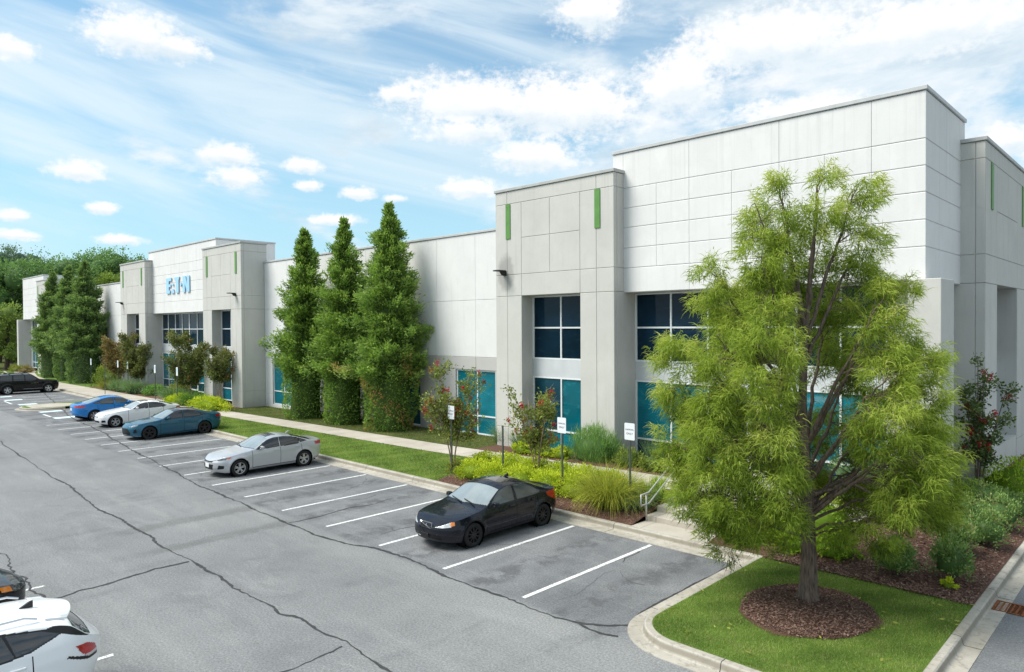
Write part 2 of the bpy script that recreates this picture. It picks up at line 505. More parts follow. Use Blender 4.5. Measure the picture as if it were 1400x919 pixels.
def m_kerb():
    t = NT("kerb_concrete")
    p = t.geo()
    a = t.noise(p, 0.9, 5, 0.65); b = t.noise(p, 7, 5, 0.7); f = t.noise(p, 60, 3)
    Z = t.sep(p)[2]
    c = t.ramp(a, [(0.3, (0.33, 0.305, 0.255)), (0.7, (0.52, 0.49, 0.43))])
    d = t.smooth(b, 0.50, 0.70)
    c = t.mix(t.math('MULTIPLY', d, 0.6), c, (0.20, 0.18, 0.145))
    sp = t.smooth(t.noise(p, 2.6, 6, 0.75, 0.8), 0.54, 0.66)
    c = t.mix(t.math('MULTIPLY', sp, 0.45), c, (0.16, 0.145, 0.12))
    face = t.math('MULTIPLY', t.smooth(Z, 0.02, 0.06), t.math('SUBTRACT', 1.0, t.smooth(Z, 0.10, 0.145)))
    c = t.mix(t.math('MULTIPLY', face, 0.7), c, (0.22, 0.195, 0.15))
    c = t.mix(t.math('MULTIPLY', t.smooth(f, 0.5, 0.8), 0.3), c, (0.22, 0.21, 0.19))
    t.bsdf(c, 0.9, 0.2, f, 0.3, 0.005)
    return t.mat


def m_walk():
    t = NT("walk_concrete")
    p = t.geo()
    a = t.noise(p, 0.7, 5, 0.65); f = t.noise(p, 30, 4)
    X = t.sep(p)[0]
    c = t.ramp(a, [(0.3, (0.38, 0.345, 0.29)), (0.7, (0.52, 0.48, 0.415))])
    j = t.math('ABSOLUTE', t.math('SUBTRACT', t.math('FRACT', t.math('DIVIDE', X, 1.55)), 0.5))
    jm = t.math('SUBTRACT', 1.0, t.smooth(j, 0.006, 0.014))
    c = t.mix(t.math('MULTIPLY', jm, 0.55), c, (0.18, 0.165, 0.14))
    c = t.mix(t.math('MULTIPLY', t.smooth(f, 0.5, 0.8), 0.25), c, (0.30, 0.28, 0.24))
    t.bsdf(c, 0.9, 0.2, f, 0.25, 0.005)
    return t.mat


def m_lawn(name, a, b, dry=(0.16, 0.14, 0.06), amt=0.35):
    t = NT(name)
    p = t.geo()
    n = t.noise(p, 0.8, 5, 0.65); f = t.noise(p, 26, 4, 0.75)
    c = t.ramp(n, [(0.3, a), (0.7, b)])
    c = t.mix(t.math('MULTIPLY', t.smooth(t.noise(p, 2.3, 4), 0.52, 0.72), amt), c, dry)
    c = t.mix(0.7, c, t.ramp(f, [(0.3, (0.45, 0.5, 0.4)), (0.7, (1.35, 1.3, 1.2))]), 'MULTIPLY')
    t.bsdf(c, 0.95, 0.1, f, 0.8, 0.03)
    return t.mat


def m_mulch():
    t = NT("mulch")
    p = t.geo()
    n = t.noise(p, 1.2, 4); f = t.noise(p, 44, 5, 0.8, 0.5)
    c = t.ramp(f, [(0.3, (0.060, 0.031, 0.023)), (0.5, (0.160, 0.088, 0.065)), (0.7, (0.26, 0.165, 0.13))])
    c = t.mix(t.math('MULTIPLY', n, 0.4), c, (0.13, 0.08, 0.064))
    t.bsdf(c, 0.95, 0.1, f, 1.0, 0.04)
    return t.mat


def sheet(name, x0, x1, y0, y1, mat, dz=0.0, nx=None, ny=None, kind='structure', mask=None, parent=None):
    nx = nx or max(2, int((x1-x0)/0.8)); ny = ny or max(2, int((y1-y0)/0.45))
    xs = np.linspace(x0, x1, nx+1); ys = np.linspace(y0, y1, ny+1)
    V = [(x, y, g(x, y)+dz) for y in ys for x in xs]
    F = []
    for j in range(ny):
        for i in range(nx):
            if mask and not mask((xs[i]+xs[i+1])/2, (ys[j]+ys[j+1])/2): continue
            a = j*(nx+1)+i
            F.append((a, a+1, a+nx+2, a+nx+1))
    o = np_mesh(name, np.array(V), np.array(F), mat, parent, smooth=True)
    if kind: o["kind"] = kind
    return o


def sweep(mb, path, prof, closed=False, mi=0):
    """path 2D; prof [(offset to the LEFT of travel, z)]"""
    P = [np.array(p, float) for p in path]; n = len(P); k = len(prof)
    vs = []
    for i in range(n):
        a = P[max(i-1, 0)]; b = P[min(i+1, n-1)]
        t1 = P[i]-a if i > 0 else b-P[i]; t2 = b-P[i] if i < n-1 else P[i]-a
        t1 = t1/np.linalg.norm(t1); t2 = t2/np.linalg.norm(t2)
        n1 = np.array((-t1[1], t1[0])); n2 = np.array((-t2[1], t2[0]))
        m = n1+n2; m = m/np.linalg.norm(m); m = m/max(0.3, m@n1)
        for off, z in prof: vs.append((P[i][0]+m[0]*off, P[i][1]+m[1]*off, z))
    fs = []
    for i in range(n-1):
        for j in range(k-1):
            a = i*k+j
            fs.append((a, a+1, a+k+1, a+k))
    mb.add(vs, fs, mi)
    mb.add([vs[j] for j in range(k)], [tuple(range(k))], mi)
    mb.add([vs[(n-1)*k+j] for j in range(k)], [tuple(range(k))], mi)


def arc(cx, cy, r, a0, a1, n=14):
    return [(cx+r*math.cos(rad(a0+(a1-a0)*i/n)), cy+r*math.sin(rad(a0+(a1-a0)*i/n))) for i in range(n+1)]


def kerb_prof(gut):
    return [(-gut, -0.03), (-gut, 0.012), (-0.02, 0.004), (0.0, 0.012), (0.035, 0.135), (0.06, 0.155), (0.19, 0.156), (0.205, 0.145), (0.205, -0.05)]


def resample(path, step):
    P = np.array(path, float); d = np.r_[0, np.cumsum(np.linalg.norm(np.diff(P, axis=0), axis=1))]
    s = np.linspace(0, d[-1], max(2, int(d[-1]/step)+1))
    return np.stack([np.interp(s, d, P[:, 0]), np.interp(s, d, P[:, 1])], 1), s


def ribbon(mb, pts, w, z, jit=0.02, wj=0.7, mi=0):
    """irregular flat strip along a 2D polyline"""
    P, s = resample(pts, 0.11)
    n = len(P)
    k = np.convolve(rng.normal(0, 1, n+8), np.ones(9)/9, 'valid')[:n]*3
    k2 = rng.normal(0, 1, n)
    T = np.gradient(P, axis=0); T /= np.linalg.norm(T, axis=1)[:, None]+1e-9
    N = np.stack([-T[:, 1], T[:, 0]], 1)
    wv = np.convolve(rng.normal(0, 1, n+30), np.hanning(31)/4.0, 'valid')[:n]
    P = P + N*(k*jit*1.5 + k2*jit*0.45 + wv*jit*1.3)[:, None]
    ww = w*(1+wj*np.clip(k[::-1]*0.5+rng.normal(0, .35, n), -0.75, 1.3))/2
    L = P+N*ww[:, None]; Rr = P-N*ww[:, None]
    vs = [(a[0], a[1], z) for a in L]+[(a[0], a[1], z) for a in Rr]
    mb.add(vs, [(i, i+1, n+i+1, n+i) for i in range(n-1)], mi)


def poly_sheet(name, poly, z, mat, kind='structure'):
    mb = MB(); mb.add([(x, y, z) for x, y in poly], [tuple(range(len(poly)))])
    o = mb.build(name, mat)
    if kind: o["kind"] = kind
    return o


M = {}


def build_ground():
    M['asphalt'] = m_asphalt(); M['kerb'] = m_kerb(); M['walk'] = m_walk(); M['mulch'] = m_mulch()
    M['lawn'] = m_lawn("lawn", (0.085, 0.145, 0.03), (0.15, 0.235, 0.052), (0.21, 0.20, 0.09), .4)
    M['lawn_dull'] = m_lawn("lawn_dull", (0.06, 0.085, 0.025), (0.11, 0.13, 0.04), (0.20, 0.16, 0.09), 0.6)
    M['tar'] = m_plain("tar", (0.050, 0.050, 0.052), 0.75, 0.3, var=0.3, scale=6)
    tt = NT("line_paint"); p = tt.geo()
    c = tt.mix(tt.smooth(tt.math('ADD', tt.noise(p, 16, 5, 0.75), tt.math('MULTIPLY', tt.noise(p, 0.35, 2), 0.22)), 0.58, 0.76), (0.76, 0.77, 0.76), (0.30, 0.31, 0.31))
    tt.bsdf(c, 0.7, 0.3); M['line'] = tt.mat
    # ground reaches the horizon
    mb = MB(); mb.add([(-2500, -2500, -0.06), (2500, -2500, -0.06), (2500, 2500, -0.06), (-2500, 2500, -0.06)], [(0, 1, 2, 3)])
    mb.build("ground", M['lawn_dull'])["kind"] = "structure"
    # asphalt: lot plus the drive to the right of the island, gently flat
    mb = MB()
    mb.add([(-112, -60, 0), (60, -60, 0), (60, -0.0, 0), (-112, 0.0, 0)], [(0, 1, 2, 3)])
    mb.add([(-112, 0.0, 0), (2.9, 0.0, 0), (2.9, 5.6, 0), (-112, 5.6, 0)], [(0, 1, 2, 3)])
    mb.add([(-112, 5.6, 0), (-47.2, 5.6, 0), (-47.2, 7.6, 0), (-112, 7.6, 0)], [(0, 1, 2, 3)])
    mb.add([(7.2, 0.0, 0), (60, 0.0, 0), (60, 90, 0), (7.2, 90, 0)], [(0, 1, 2, 3)])
    mb.build("asphalt", M['asphalt'])["kind"] = "structure"
    # kerbs
    kp = MB()
    main = [(-47.6, 7.05), (-47.3, 6.9), (-46.9, 5.9), (-46.5, 5.5), (-46.0, 5.42)] + [(x, 5.42) for x in np.arange(-44, 2.5, 2.0)] + [(2.62, 5.42)]
    sweep(kp, main, kerb_prof(0.45))
    sweep(kp, [(-104, 9.5), (-96, 8.6), (-88, 7.6), (-80, 7.2)]+[(x, 7.05) for x in np.arange(-76, -47, 2.0)]+[(-47.6, 7.05)], kerb_prof(0.42))
    # island kerb, travelling so the lawn is to the left: down the west side, round, along the south, up the right
    isl = [(2.56, 5.6), (2.56, 5.2), (2.56, 3.5), (2.56, 1.0)] + arc(3.62, 0.96, 1.06, 180, 270) + [(4.6, -0.10), (6.0, -0.10)] + arc(6.2, 0.97, 1.07, 270, 360) + [(7.27, 2.0), (7.27, 6.0), (7.27, 14), (7.27, 30), (7.27, 60)]
    sweep(kp, isl, kerb_prof(0.28))
    # small island further along
    i2 = [(-51.9, 5.2), (-51.9, 3.2)] + arc(-50.0, 2.7, 1.9, 180, 360, 18) + [(-48.1, 3.2), (-48.1, 5.9)] + arc(-50.0, 5.6, 1.9, 0, 180, 10) + [(-51.9, 5.2)]
    sweep(kp, i2, kerb_prof(0.25))
    o = kp.build("kerb", M['kerb']); o["kind"] = "structure"
    # control joints cut across the kerbs
    jm = MB()
    for path, gut, step in ((main, .45, 3.05), (isl, .28, 3.05)):
        P, s = resample(path, 0.05)
        for d in np.arange(1.2, s[-1], step):
            i = min(len(P)-2, int(d/s[-1]*(len(P)-1)))
            a, b = P[i], P[i+1]; tn = (b-a)/np.linalg.norm(b-a)
            sweep(jm, [a-tn*0.007, a+tn*0.007], [(q[0]+(-.002 if q[0] <= 0 else .002 if q[0] > .2 else 0), q[1]+.0025) for q in kerb_prof(gut)[1:]])
    o = jm.build("kerb_joints", M['tar']); o["kind"] = "structure"
    # lawns, beds, walk
    wl = lambda x, y: not (-1.12 < x < 1.3)
    sheet("lawn", -46.6, -9.6, 5.6, 8.3, M['lawn'], 0.0)
    sheet("planting_bed", -9.6, -1.1, 5.6, 8.3, M['mulch'], 0.0)
    sheet("planting_bed", 1.25, 2.74, 5.6, 8.3, M['mulch'], 0.0, nx=4)
    mb = MB()
    V = []; F = []
    xs = list(np.arange(-44, 4.6, 1.6))
    for x in xs: V += [(x, 8.3, sw(x)+.012), (x, 9.85, sw(x)+.012)]
    F = [(2*i, 2*i+2, 2*i+3, 2*i+1) for i in range(len(xs)-1)]
    mb.add(V, F)
    far = [(-44, 8.3, 9.85), (-47, 7.3, 9.7), (-50, 7.22, 9.6), (-60, 7.22, 9.5), (-72, 7.22, 9.2), (-80, 7.4, 9.3), (-88, 8.0, 10.0), (-96, 9.2, 11.4), (-100, 10.0, 12.4), (-104, 10.6, 13.0)]
    V = []
    for x, a, b in far: V += [(x, a, 0.158), (x, b, 0.158)]
    mb.add(V, [(2*i, 2*i+2, 2*i+3, 2*i+1) for i in range(len(far)-1)])
    mb.add([(-1.2, 9.85, sw(0)+.012), (1.6, 9.85, sw(0)+.012), (1.6, 12.6, sw(0)+.02), (-1.2, 12.6, sw(0)+.02)], [(0, 1, 2, 3)])
    mb.build("path", M['walk'])["kind"] = "structure"
    sheet("lawn", -37.2, -12.1, 9.85, 12.95, M['lawn_dull'], -0.01)
    sheet("planting_bed", -12.1, -1.2, 9.85, 12.7, M['mulch'], -0.01)
    sheet("planting_bed", 1.6, 4.6, 9.85, 12.7, M['mulch'], -0.01, nx=5)
    sheet("planting_bed", 2.74, 7.09, 5.45, 30, M['mulch'], 0.0, nx=12)
    sheet("planting_bed", -66, -37.2, 9.6, 12.9, M['mulch'], -0.004)
    sheet("lawn", -104, -66, 8.8, 12.95, M['lawn'], -0.006)
    # island lawn with its mulch ring
    inner = [(2.74, 5.46), (2.74, 1.0)] + arc(3.62, 0.96, 0.88, 180, 270) + [(4.6, 0.08), (6.0, 0.08)] + arc(6.2, 0.97, 0.89, 270, 360) + [(7.09, 5.46)]
    poly_sheet("lawn", inner, 0.158, M['lawn'])
    i2in = [(-51.72, 5.2), (-51.72, 3.2)] + arc(-50.0, 2.7, 1.72, 180, 360, 18) + [(-48.28, 3.2), (-48.28, 5.9)] + arc(-50.0, 5.6, 1.72, 0, 180, 10)[:-1]
    poly_sheet("lawn", i2in, 0.158, M['lawn'])
    poly_sheet("path", [(-51.2, 1.35), (-48.8, 1.35), (-48.5, 3.0), (-49.0, 4.2), (-50.4, 4.6), (-51.5, 3.0)], 0.163, M['walk'])
    mb = MB(); n = 48; rings = [(1.0, 0.163), (0.93, 0.185), (0.6, 0.225), (0.25, 0.25), (0.02, 0.26)]
    vs = []; fs = []
    wob = [1+0.05*math.sin(3*2*PI*j/n+1)+0.03*math.sin(7*2*PI*j/n)+random.uniform(-.02, .02) for j in range(n)]
    for f, z in rings:
        for j in range(n):
            a = 2*PI*j/n
            w = 1+(wob[j]-1)*f
            vs.append((RING[0]+RING[2]*f*w*math.cos(a), RING[1]+RING[3]*f*w*math.sin(a), z))
    for k in range(len(rings)-1):
        for j in range(n): fs.append((k*n+j, k*n+(j+1) % n, (k+1)*n+(j+1) % n, (k+1)*n+j))
    mb.add(vs, fs); mb.build("mulch_ring", M['mulch'], smooth=True)["kind"] = "structure"
    # painted bay lines
    mb = MB()
    near = 0.0
    for i in list(range(0, 16)):
        x = -2.6*i; x += 0.0
        y0, y1 = 0.0, 4.90
        cuts = []
        mb.add([(x-.055, y0, .005), (x+.055, y0, .005), (x+.055, y1, .005), (x-.055, y1, .005)], [(0, 1, 2, 3)])
    for x in (-41.6, -44.0, -46.4, -55.6, -58.2, -60.8, -63.4, -66.0, -68.6, -71.2):
        mb.add([(x-.05, 2.7, .005), (x+.05, 2.7, .005), (x+.05, 5.6 if x < -50 else 4.8, .005), (x-.05, 5.6 if x < -50 else 4.8, .005)], [(0, 1, 2, 3)])
    mb.add([(-45.5, 1.20, .0055), (-43.5, 1.20, .0055), (-43.5, 1.34, .0055), (-45.5, 1.34, .0055)], [(0, 1, 2, 3)])
    mb.add([(-58.0, 1.30, .0055), (-55.0, 1.24, .0055), (-55.0, 1.36, .0055), (-58.0, 1.42, .0055)], [(0, 1, 2, 3)])
    bb = MB()
    for x, y0, y1, w in ((-42.5, 1.2, 2.55, .95), (-47.1, 1.4, 2.75, .8), (-53.9, 1.5, 2.7, .9), (-58.7, 1.5, 2.7, .9), (-62.5, 1.85, 2.7, .9)):
        bb.add([(x-w/2, y0, .006), (x+w/2, y0, .006), (x+w/2, y1, .006), (x-w/2, y1, .006)], [(0, 1, 2, 3)])
    t2 = NT("bay_paint_pale_blue"); p2 = t2.geo()
    t2.bsdf(t2.mix(t2.smooth(t2.noise(p2, 9, 5, 0.75), 0.56, 0.72), (0.60, 0.74, 0.80), (0.30, 0.33, 0.34)), 0.7, 0.3)
    bb.build("bay_markings", t2.mat)["kind"] = "structure"
    for x in (-3.52, -8.33):
        mb.add([(x-.05, -12.0, .005), (x+.05, -12.0, .005), (x+.05, -6.85+.05*math.sin(x*9), .005), (x-.05, -6.85, .005)], [(0, 1, 2, 3)])
    mb.build("parking_lines", M['line'])["kind"] = "structure"
    # tar-filled cracks
    mb = MB()
    c1 = [(-63.5,5.27),(-52,3.6),(-41.7,2.0),(-32.9,1.38),(-28.5,.85),(-25.3,.51),(-22.8,.31),(-21.5,.16),(-19.2,.0),(-16.9,-.23),(-14.7,-.35),(-12.8,-.45),(-11.2,-.52),(-9.7,-.55),(-8,-.6),(-7.1,-.62),(-5.8,-.42),(-5.1,-.16),(-3.7,-.15),(-2.5,-.22),(-1.4,-.27),(-.6,-.22),(.3,-.25),(1.2,-.31),(1.64,-.21),(2.1,.05),(2.34,.30),(2.55,.5)]
    ribbon(mb, c1, .062, .0065, .02)
    c2 = [(-60,-2.6),(-33.8,-3.19),(-28.5,-3.42),(-24.2,-3.5),(-18.8,-3.72),(-15.1,-3.89),(-11.8,-3.88),(-9.3,-3.93),(-7.7,-3.91),(-6.6,-3.94),(-5.2,-3.92),(-4.3,-3.92),(-3.4,-3.88),(-3.0,-3.97),(-2.7,-3.85),(-1.6,-3.84),(-.9,-3.69),(0,-3.86),(.8,-3.86),(4,-4.0),(12,-4.1)]
    ribbon(mb, c2, .048, .0065, .02)
    ribbon(mb, [(-7.6,-3.95),(-7.66,-4.72),(-7.56,-5.34),(-7.47,-5.92),(-7.49,-6.4),(-7.33,-6.78),(-7.43,-7.12),(-7.39,-8.4)], .05, .007, .02)
    ribbon(mb, [(-12.6,-7.1),(-11.75,-7.06),(-11.56,-7),(-10.15,-7.14),(-9.2,-7.05),(-8.3,-7.09),(-7.58,-7.09),(-6.6,-7.15)], .04, .0075, .03)
    ribbon(mb, [(-9,-.55),(-8.98,.76),(-9.12,1.7),(-8.91,2.39),(-9.1,3.4)], .035, .007, .02)
    ribbon(mb, [(-6.0,.6),(-6.1,1.3),(-6.0,1.9)], .03, .007, .02)
    ribbon(mb, [(1.64,-.21),(2.0,-.30),(2.3,-.28),(2.55,-.15)], .05, .0075, .01)
    ribbon(mb, [(-20,.0),(-20.3,1.2),(-20.1,2.6),(-20.4,4.0)], .03, .007, .02)
    ribbon(mb, [(2.24,4.9),(2.24,3.2),(2.24,1.6),(2.26,.9)], .035, .0085, .008)
    ribbon(mb, [(-1.4,-8.3),(-1.0,-6.3),(-.7,-5.6),(-.75,-3.9)], .03, .0075, .02)
    rc = np.random.default_rng(21)
    for k in range(22):
        x, y = rc.uniform(-26, 4), rc.uniform(.3, 4.6)
        if x > 1.8 and y > -1.2: continue
        a = rc.uniform(0, 2*PI); pts = [(x, y)]
        for q in range(int(rc.integers(3, 8))):
            a += rc.normal(0, .5); pts.append((pts[-1][0]+.35*math.cos(a), max(-10, min(4.8, pts[-1][1]+.35*math.sin(a)))))
        ribbon(mb, pts, rc.uniform(.006, .013), .0062+.00002*k, .012)
    mb.build("tar_seams", M['tar'])["kind"] = "structure"
    # debris of pale leaves and chips in the mulch
    def chips(name, n, samp, zf, s0, s1, mat):
        P = np.array([samp() for _ in range(n)]); z = np.array([zf(x, y) for x, y in P])
        L = rng.uniform(s0, s1, n); W = L*rng.uniform(.2, .45, n); a = rng.uniform(0, 2*PI, n)
        d = np.stack([np.cos(a), np.sin(a), rng.normal(0, .25, n)], 1); e = np.stack([-np.sin(a), np.cos(a), rng.normal(0, .35, n)], 1)
        C = np.c_[P, z+rng.uniform(.006, .03, n)]
        V = np.stack([C-d*L[:, None]/2-e*W[:, None]/2, C+d*L[:, None]/2-e*W[:, None]/2, C+d*L[:, None]/2+e*W[:, None]/2, C-d*L[:, None]/2+e*W[:, None]/2], 1).reshape(-1, 3)
        o = np_mesh(name, V, np.arange(4*n).reshape(n, 4), mat, tint=rng.uniform(0, 1, n)); o["kind"] = "stuff"
    chip_m = m_leaf("mulch_chip", (0.065, 0.034, 0.025), (0.165, 0.092, 0.068), (0.31, 0.21, 0.16), 0.0, 0.95)

    def s_ring():
        while True:
            x, y = random.uniform(-1, 1), random.uniform(-1, 1)
            if x*x+y*y < 0.97: return RING[0]+x*RING[2], RING[1]+y*RING[3]
    def z_ring(x, y):
        f = math.hypot((x-RING[0])/RING[2], (y-RING[1])/RING[3]); return float(np.interp(f, [0, .25, .6, .93, 1], [.26, .25, .225, .185, .163]))
    chips("mulch", 14000, s_ring, z_ring, .018, .055, chip_m)
    chips("mulch", 26000, lambda: (random.uniform(2.8, 7.05), 5.45+9*random.random()**1.6), g, .022, .065, chip_m)
    chips("mulch", 9000, lambda: (random.uniform(-9.6, -1.1), random.uniform(5.62, 8.25)), g, .022, .065, chip_m)


RING = (4.78, 3.05, 1.22, 1.42)
# ------------------------------------------------------------------ the warehouse
Z = dict(cap=11.75, t1=11.07, t2=7.99, t3=7.06, pl=1.33, wcap=12.55, sof=7.03)


def panels(mb, fn, rects, gap=0.007, ch=0.012, dep=0.03, mi=0, gu=None, cu=None):
    """precast panels: rects (u0,u1,z0,z1); fn(u, z, depth)->xyz, depth 0 = face"""
    for u0, u1, z0, z1 in rects:
        gx = gap if gu is None else gu
        a0, a1, b0, b1 = u0+gx, u1-gx, z0+gap, z1-gap
        c = ch; e = ch if cu is None else cu
        vs = [fn(a0+e, b0+c, 0), fn(a1-e, b0+c, 0), fn(a1-e, b1-c, 0), fn(a0+e, b1-c, 0),
              fn(a0, b0, c), fn(a1, b0, c), fn(a1, b1, c), fn(a0, b1, c),
              fn(a0, b0, dep), fn(a1, b0, dep), fn(a1, b1, dep), fn(a0, b1, dep)]
        fs = [(0, 1, 2, 3)]
        for k in range(4):
            n = (k+1) % 4
            fs += [(k, 4+k, 4+n, n), (4+k, 8+k, 8+n, 4+n)]
        mb.add(vs, fs, mi)


def tower_rects(s=1.0):
    c = [v*s for v in (0, .71, 1.56, 3.16, 4.75, 5.56, 6.4)]
    z0 = -0.05
    R = [(c[0], c[1], Z['t1'], 11.62), (c[1], c[5], Z['t1'], 11.62), (c[5], c[6], Z['t1'], 11.62)]
    for a, b in ((0, 1), (1, 2), (4, 5), (5, 6)):
        R += [(c[a], c[b], Z['t2'], Z['t1']), (c[a], c[b], Z['t3'], Z['t2']), (c[a], c[b], Z['pl'], Z['t3']), (c[a], c[b], z0, Z['pl'])]
    for a, b in ((2, 3), (3, 4)):
        R += [(c[a], c[b], Z['t2'], 9.55), (c[a], c[b], 9.55, Z['t1'])]
    R.append((c[2], c[4], Z['t3'], Z['t2']))
    return R, c


def window(B, name, fn, u0, u1, z0, z1, mulls, bars, paint, w=0.065, dep=0.10, double=()):
    """fn(u,z,d): frame mesh + glass child. paint(i,j)->glass material"""
    mb = MB()

    def bx(a0, a1, b0, b1, d0=0.0, d1=dep):
        vs = [fn(a, b, d) for a in (a0, a1) for b in (b0, b1) for d in (d0, d1)]
        mb.add(vs, [(0,1,3,2), (4,6,7,5), (0,4,5,1), (2,3,7,6), (0,2,6,4), (1,5,7,3)])
    us = [u0]+list(mulls)+[u1]; zs = [z0]+list(bars)+[z1]
    bx(u0, u0+w, z0, z1); bx(u1-w, u1, z0, z1)
    bx(u0+w, u1-w, z0, z0+w, .001); bx(u0+w, u1-w, z1-w, z1, .001)
    for m in mulls:
        ww = w*(2.1 if m in double else 1.0)
        bx(m-ww/2, m+ww/2, z0+w, z1-w, .002)
    for b in bars:
        e = [u0+w]+[x for m in mulls for x in (m-w*(1.05 if m in double else .5), m+w*(1.05 if m in double else .5))]+[u1-w]
        for k in range(0, len(e), 2): bx(e[k], e[k+1], b-w/2, b+w/2, .003)
    fr = mb.build(name, M['frame'], B)
    mats = []
    gm = MB(); pt = []
    for i in range(len(us)-1):
        for j in range(len(zs)-1):
            m = paint(i, j)
            if m not in mats: mats.append(m)
            a0, a1, b0, b1 = us[i], us[i+1], zs[j], zs[j+1]
            t = rng.uniform(-.006, .006, 2)
            gm.add([fn(a0, b0, .05+t[0]), fn(a1, b0, .05+t[1]), fn(a1, b1, .05+t[1]), fn(a0, b1, .05-t[0])], [(0, 1, 2, 3)], mats.index(m)); pt.append(rng.random())
    go = gm.build("glass", mats, fr)
    at = go.data.attributes.new("tint", 'FLOAT', 'FACE'); at.data.foreach_set("value", np.array(pt, dtype=np.float32))
    return fr


def build_building():
    white = (0.745, 0.742, 0.730); grey = (0.575, 0.568, 0.53)
    M['white'] = m_concrete_paint("white_precast", white, 0.075)
    M['grey'] = m_concrete_paint("grey_precast", grey, 0.10)
    M['grey_stain'] = m_concrete_paint("grey_precast_stained", grey, 0.10, (-11.45, 11.2, 8.05))
    M['grey_band'] = m_concrete_paint("grey_band", (0.50, 0.49, 0.475), 0.07)
    M['cap'] = m_plain("parapet_metal", (0.50, 0.51, 0.51), 0.45, 0.5, 0.0, .08, 3)
    M['cap_g'] = m_plain("parapet_metal_grey", (0.42, 0.425, 0.41), 0.5, 0.5, 0.0, .08, 3)
    M['frame'] = m_plain("white_aluminium", (0.74, 0.77, 0.78), 0.4, 0.5, 0.0, .03)
    M['spandrel'] = m_plain("spandrel", (0.56, 0.585, 0.60), 0.4, 0.5, 0.0, .06, 2)
    M['green'] = m_plain("green_metal", (0.115, 0.27, 0.07), 0.5, 0.4, 0.0, .10, 3)
    M['dark'] = m_plain("dark_metal", (0.02, 0.02, 0.022), 0.5, 0.4)
    M['navy'] = m_glass_pane("glass_navy", (0.004, 0.020, 0.038), 0.02, 0.20, 0.25, (0.012, 0.055, 0.085))  # streaks painted into the pane colour suggest reflections
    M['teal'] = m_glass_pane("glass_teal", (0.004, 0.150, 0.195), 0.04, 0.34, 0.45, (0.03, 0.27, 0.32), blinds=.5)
    M['teal_dark'] = m_glass_pane("glass_teal_dark", (0.006, 0.050, 0.075), 0.03, 0.34, 0.45, (0.02, 0.13, 0.14), blinds=.2)  # same glass painted darker, in place of a dark reflection
    M['sign_blue'] = m_plain("sign_blue", (0.36, 0.64, 0.88), 0.45, 0.4, 0.0, .04)
    M['sign_side'] = m_plain("sign_return", (0.36, 0.52, 0.68), 0.5, 0.4)
    B = thing("warehouse_building", (-49.6, 20, 0.15), "long single storey white and grey precast concrete warehouse with teal windows", "building")

    def front(x0, y, flip):
        """u along +X from x0; flip mirrors about the middle of the block"""
        s = -1 if flip else 1
        return lambda u, z, d: (x0+s*u, y+d, z)

    mirror = lambda x: -99.2-x

    def box_s(mb, xa, xb, *r, **k): mb.box(min(xa, xb), max(xa, xb), *r, **k)

    def tower(x0, lamp=None, mat='grey', flip=False, lit_side=1):
        """x0 = left edge (right edge when flipped); the tower is 6.4 wide, front at y = 11.2"""
        fn = front(x0, 11.2, flip)
        X = lambda u: fn(u, 0, 0)[0]
        mb = MB()
        R, c = tower_rects()
        panels(mb, fn, R, gap=.006, ch=.014, gu=.004, cu=.010)
        for ua, ub in ((0.0, 1.56), (4.75, 6.4)):
            box_s(mb, X(ua+(.024 if ua == 0 else 0)), X(ub-(.024 if ub > 6 else 0)), 11.228, 13.1, -.3, Z['t3'])
        box_s(mb, X(.024), X(6.376), 11.228, 13.1, Z['t3']+.005, 11.62)
        # side faces
        for u, sg in ((6.4, 1), (0.0, -1)):
            sf = lambda v, z, d: (X(u-sg*d), v, z)
            rs = []
            for za, zb in ((Z['t1'], 11.62), (Z['t2'], Z['t1']), (Z['t3'], Z['t2']), (Z['pl'], Z['t3']), (-.05, Z['pl'])):
                rs += [(11.2, 11.40, za, zb), (11.40, 13.1, za, zb)]
            panels(mb, sf, rs, dep=.021)
        t = mb.build("tower", M[mat], B)
        cp = MB(); box_s(cp, X(-.05), X(6.45), 11.15, 13.15, 11.625, 11.75, ch=.012)
        cp.build("parapet_cap", M['cap_g'], t)
        for a in (.79, 5.63):
            gs = MB(); box_s(gs, X(a-.135), X(a+.135), 11.165, 11.21, 9.55, 11.055, ch=.006)
            gs.build("green_strip", M['green'], t)
        w1 = lambda i, j: M['navy']
        k = [0]
        fw = lambda u, z, d: fn(u, z, .70+d)
        window(B, "window", fw, 1.56, 4.75, 4.33, Z['t3']-.005, (3.155,), (5.68,), w1)
        low = lambda i, j: (M['teal_dark'] if (i == (1 if flip else 0)) and j == 1 else M['teal'])
        window(B, "window", fw, 1.56, 4.75, .40, 3.58, (3.155,), (1.30,), low)
        sp = MB(); box_s(sp, X(1.565), X(4.745), 11.905, 12.1, 3.58, 4.33)
        sp.build("spandrel_panel", M['spandrel'], B)
        if lamp is not None:
            l = MB(); lx, lz = X(lamp), 8.12
            l.box(lx-.17, lx+.17, 10.62, 11.10, lz+.02, lz+.075, ch=.01)
            l.prism([(11.20, lz-.16), (11.20, lz+.06), (10.90, lz+.06), (11.08, lz-.14)], lambda a, b, d: (lx+d, a, b), -.09, .09)
            l.build("wall_lamp", M['dark'], t)
        return t

    tower(-12.08, .57, 'grey_stain')
    tower(-43.5, 5.55)
    tower(-62.1+6.4, 5.8, flip=True)        # mirrored twin of the last
    tower(mirror(-12.08), None, flip=True)

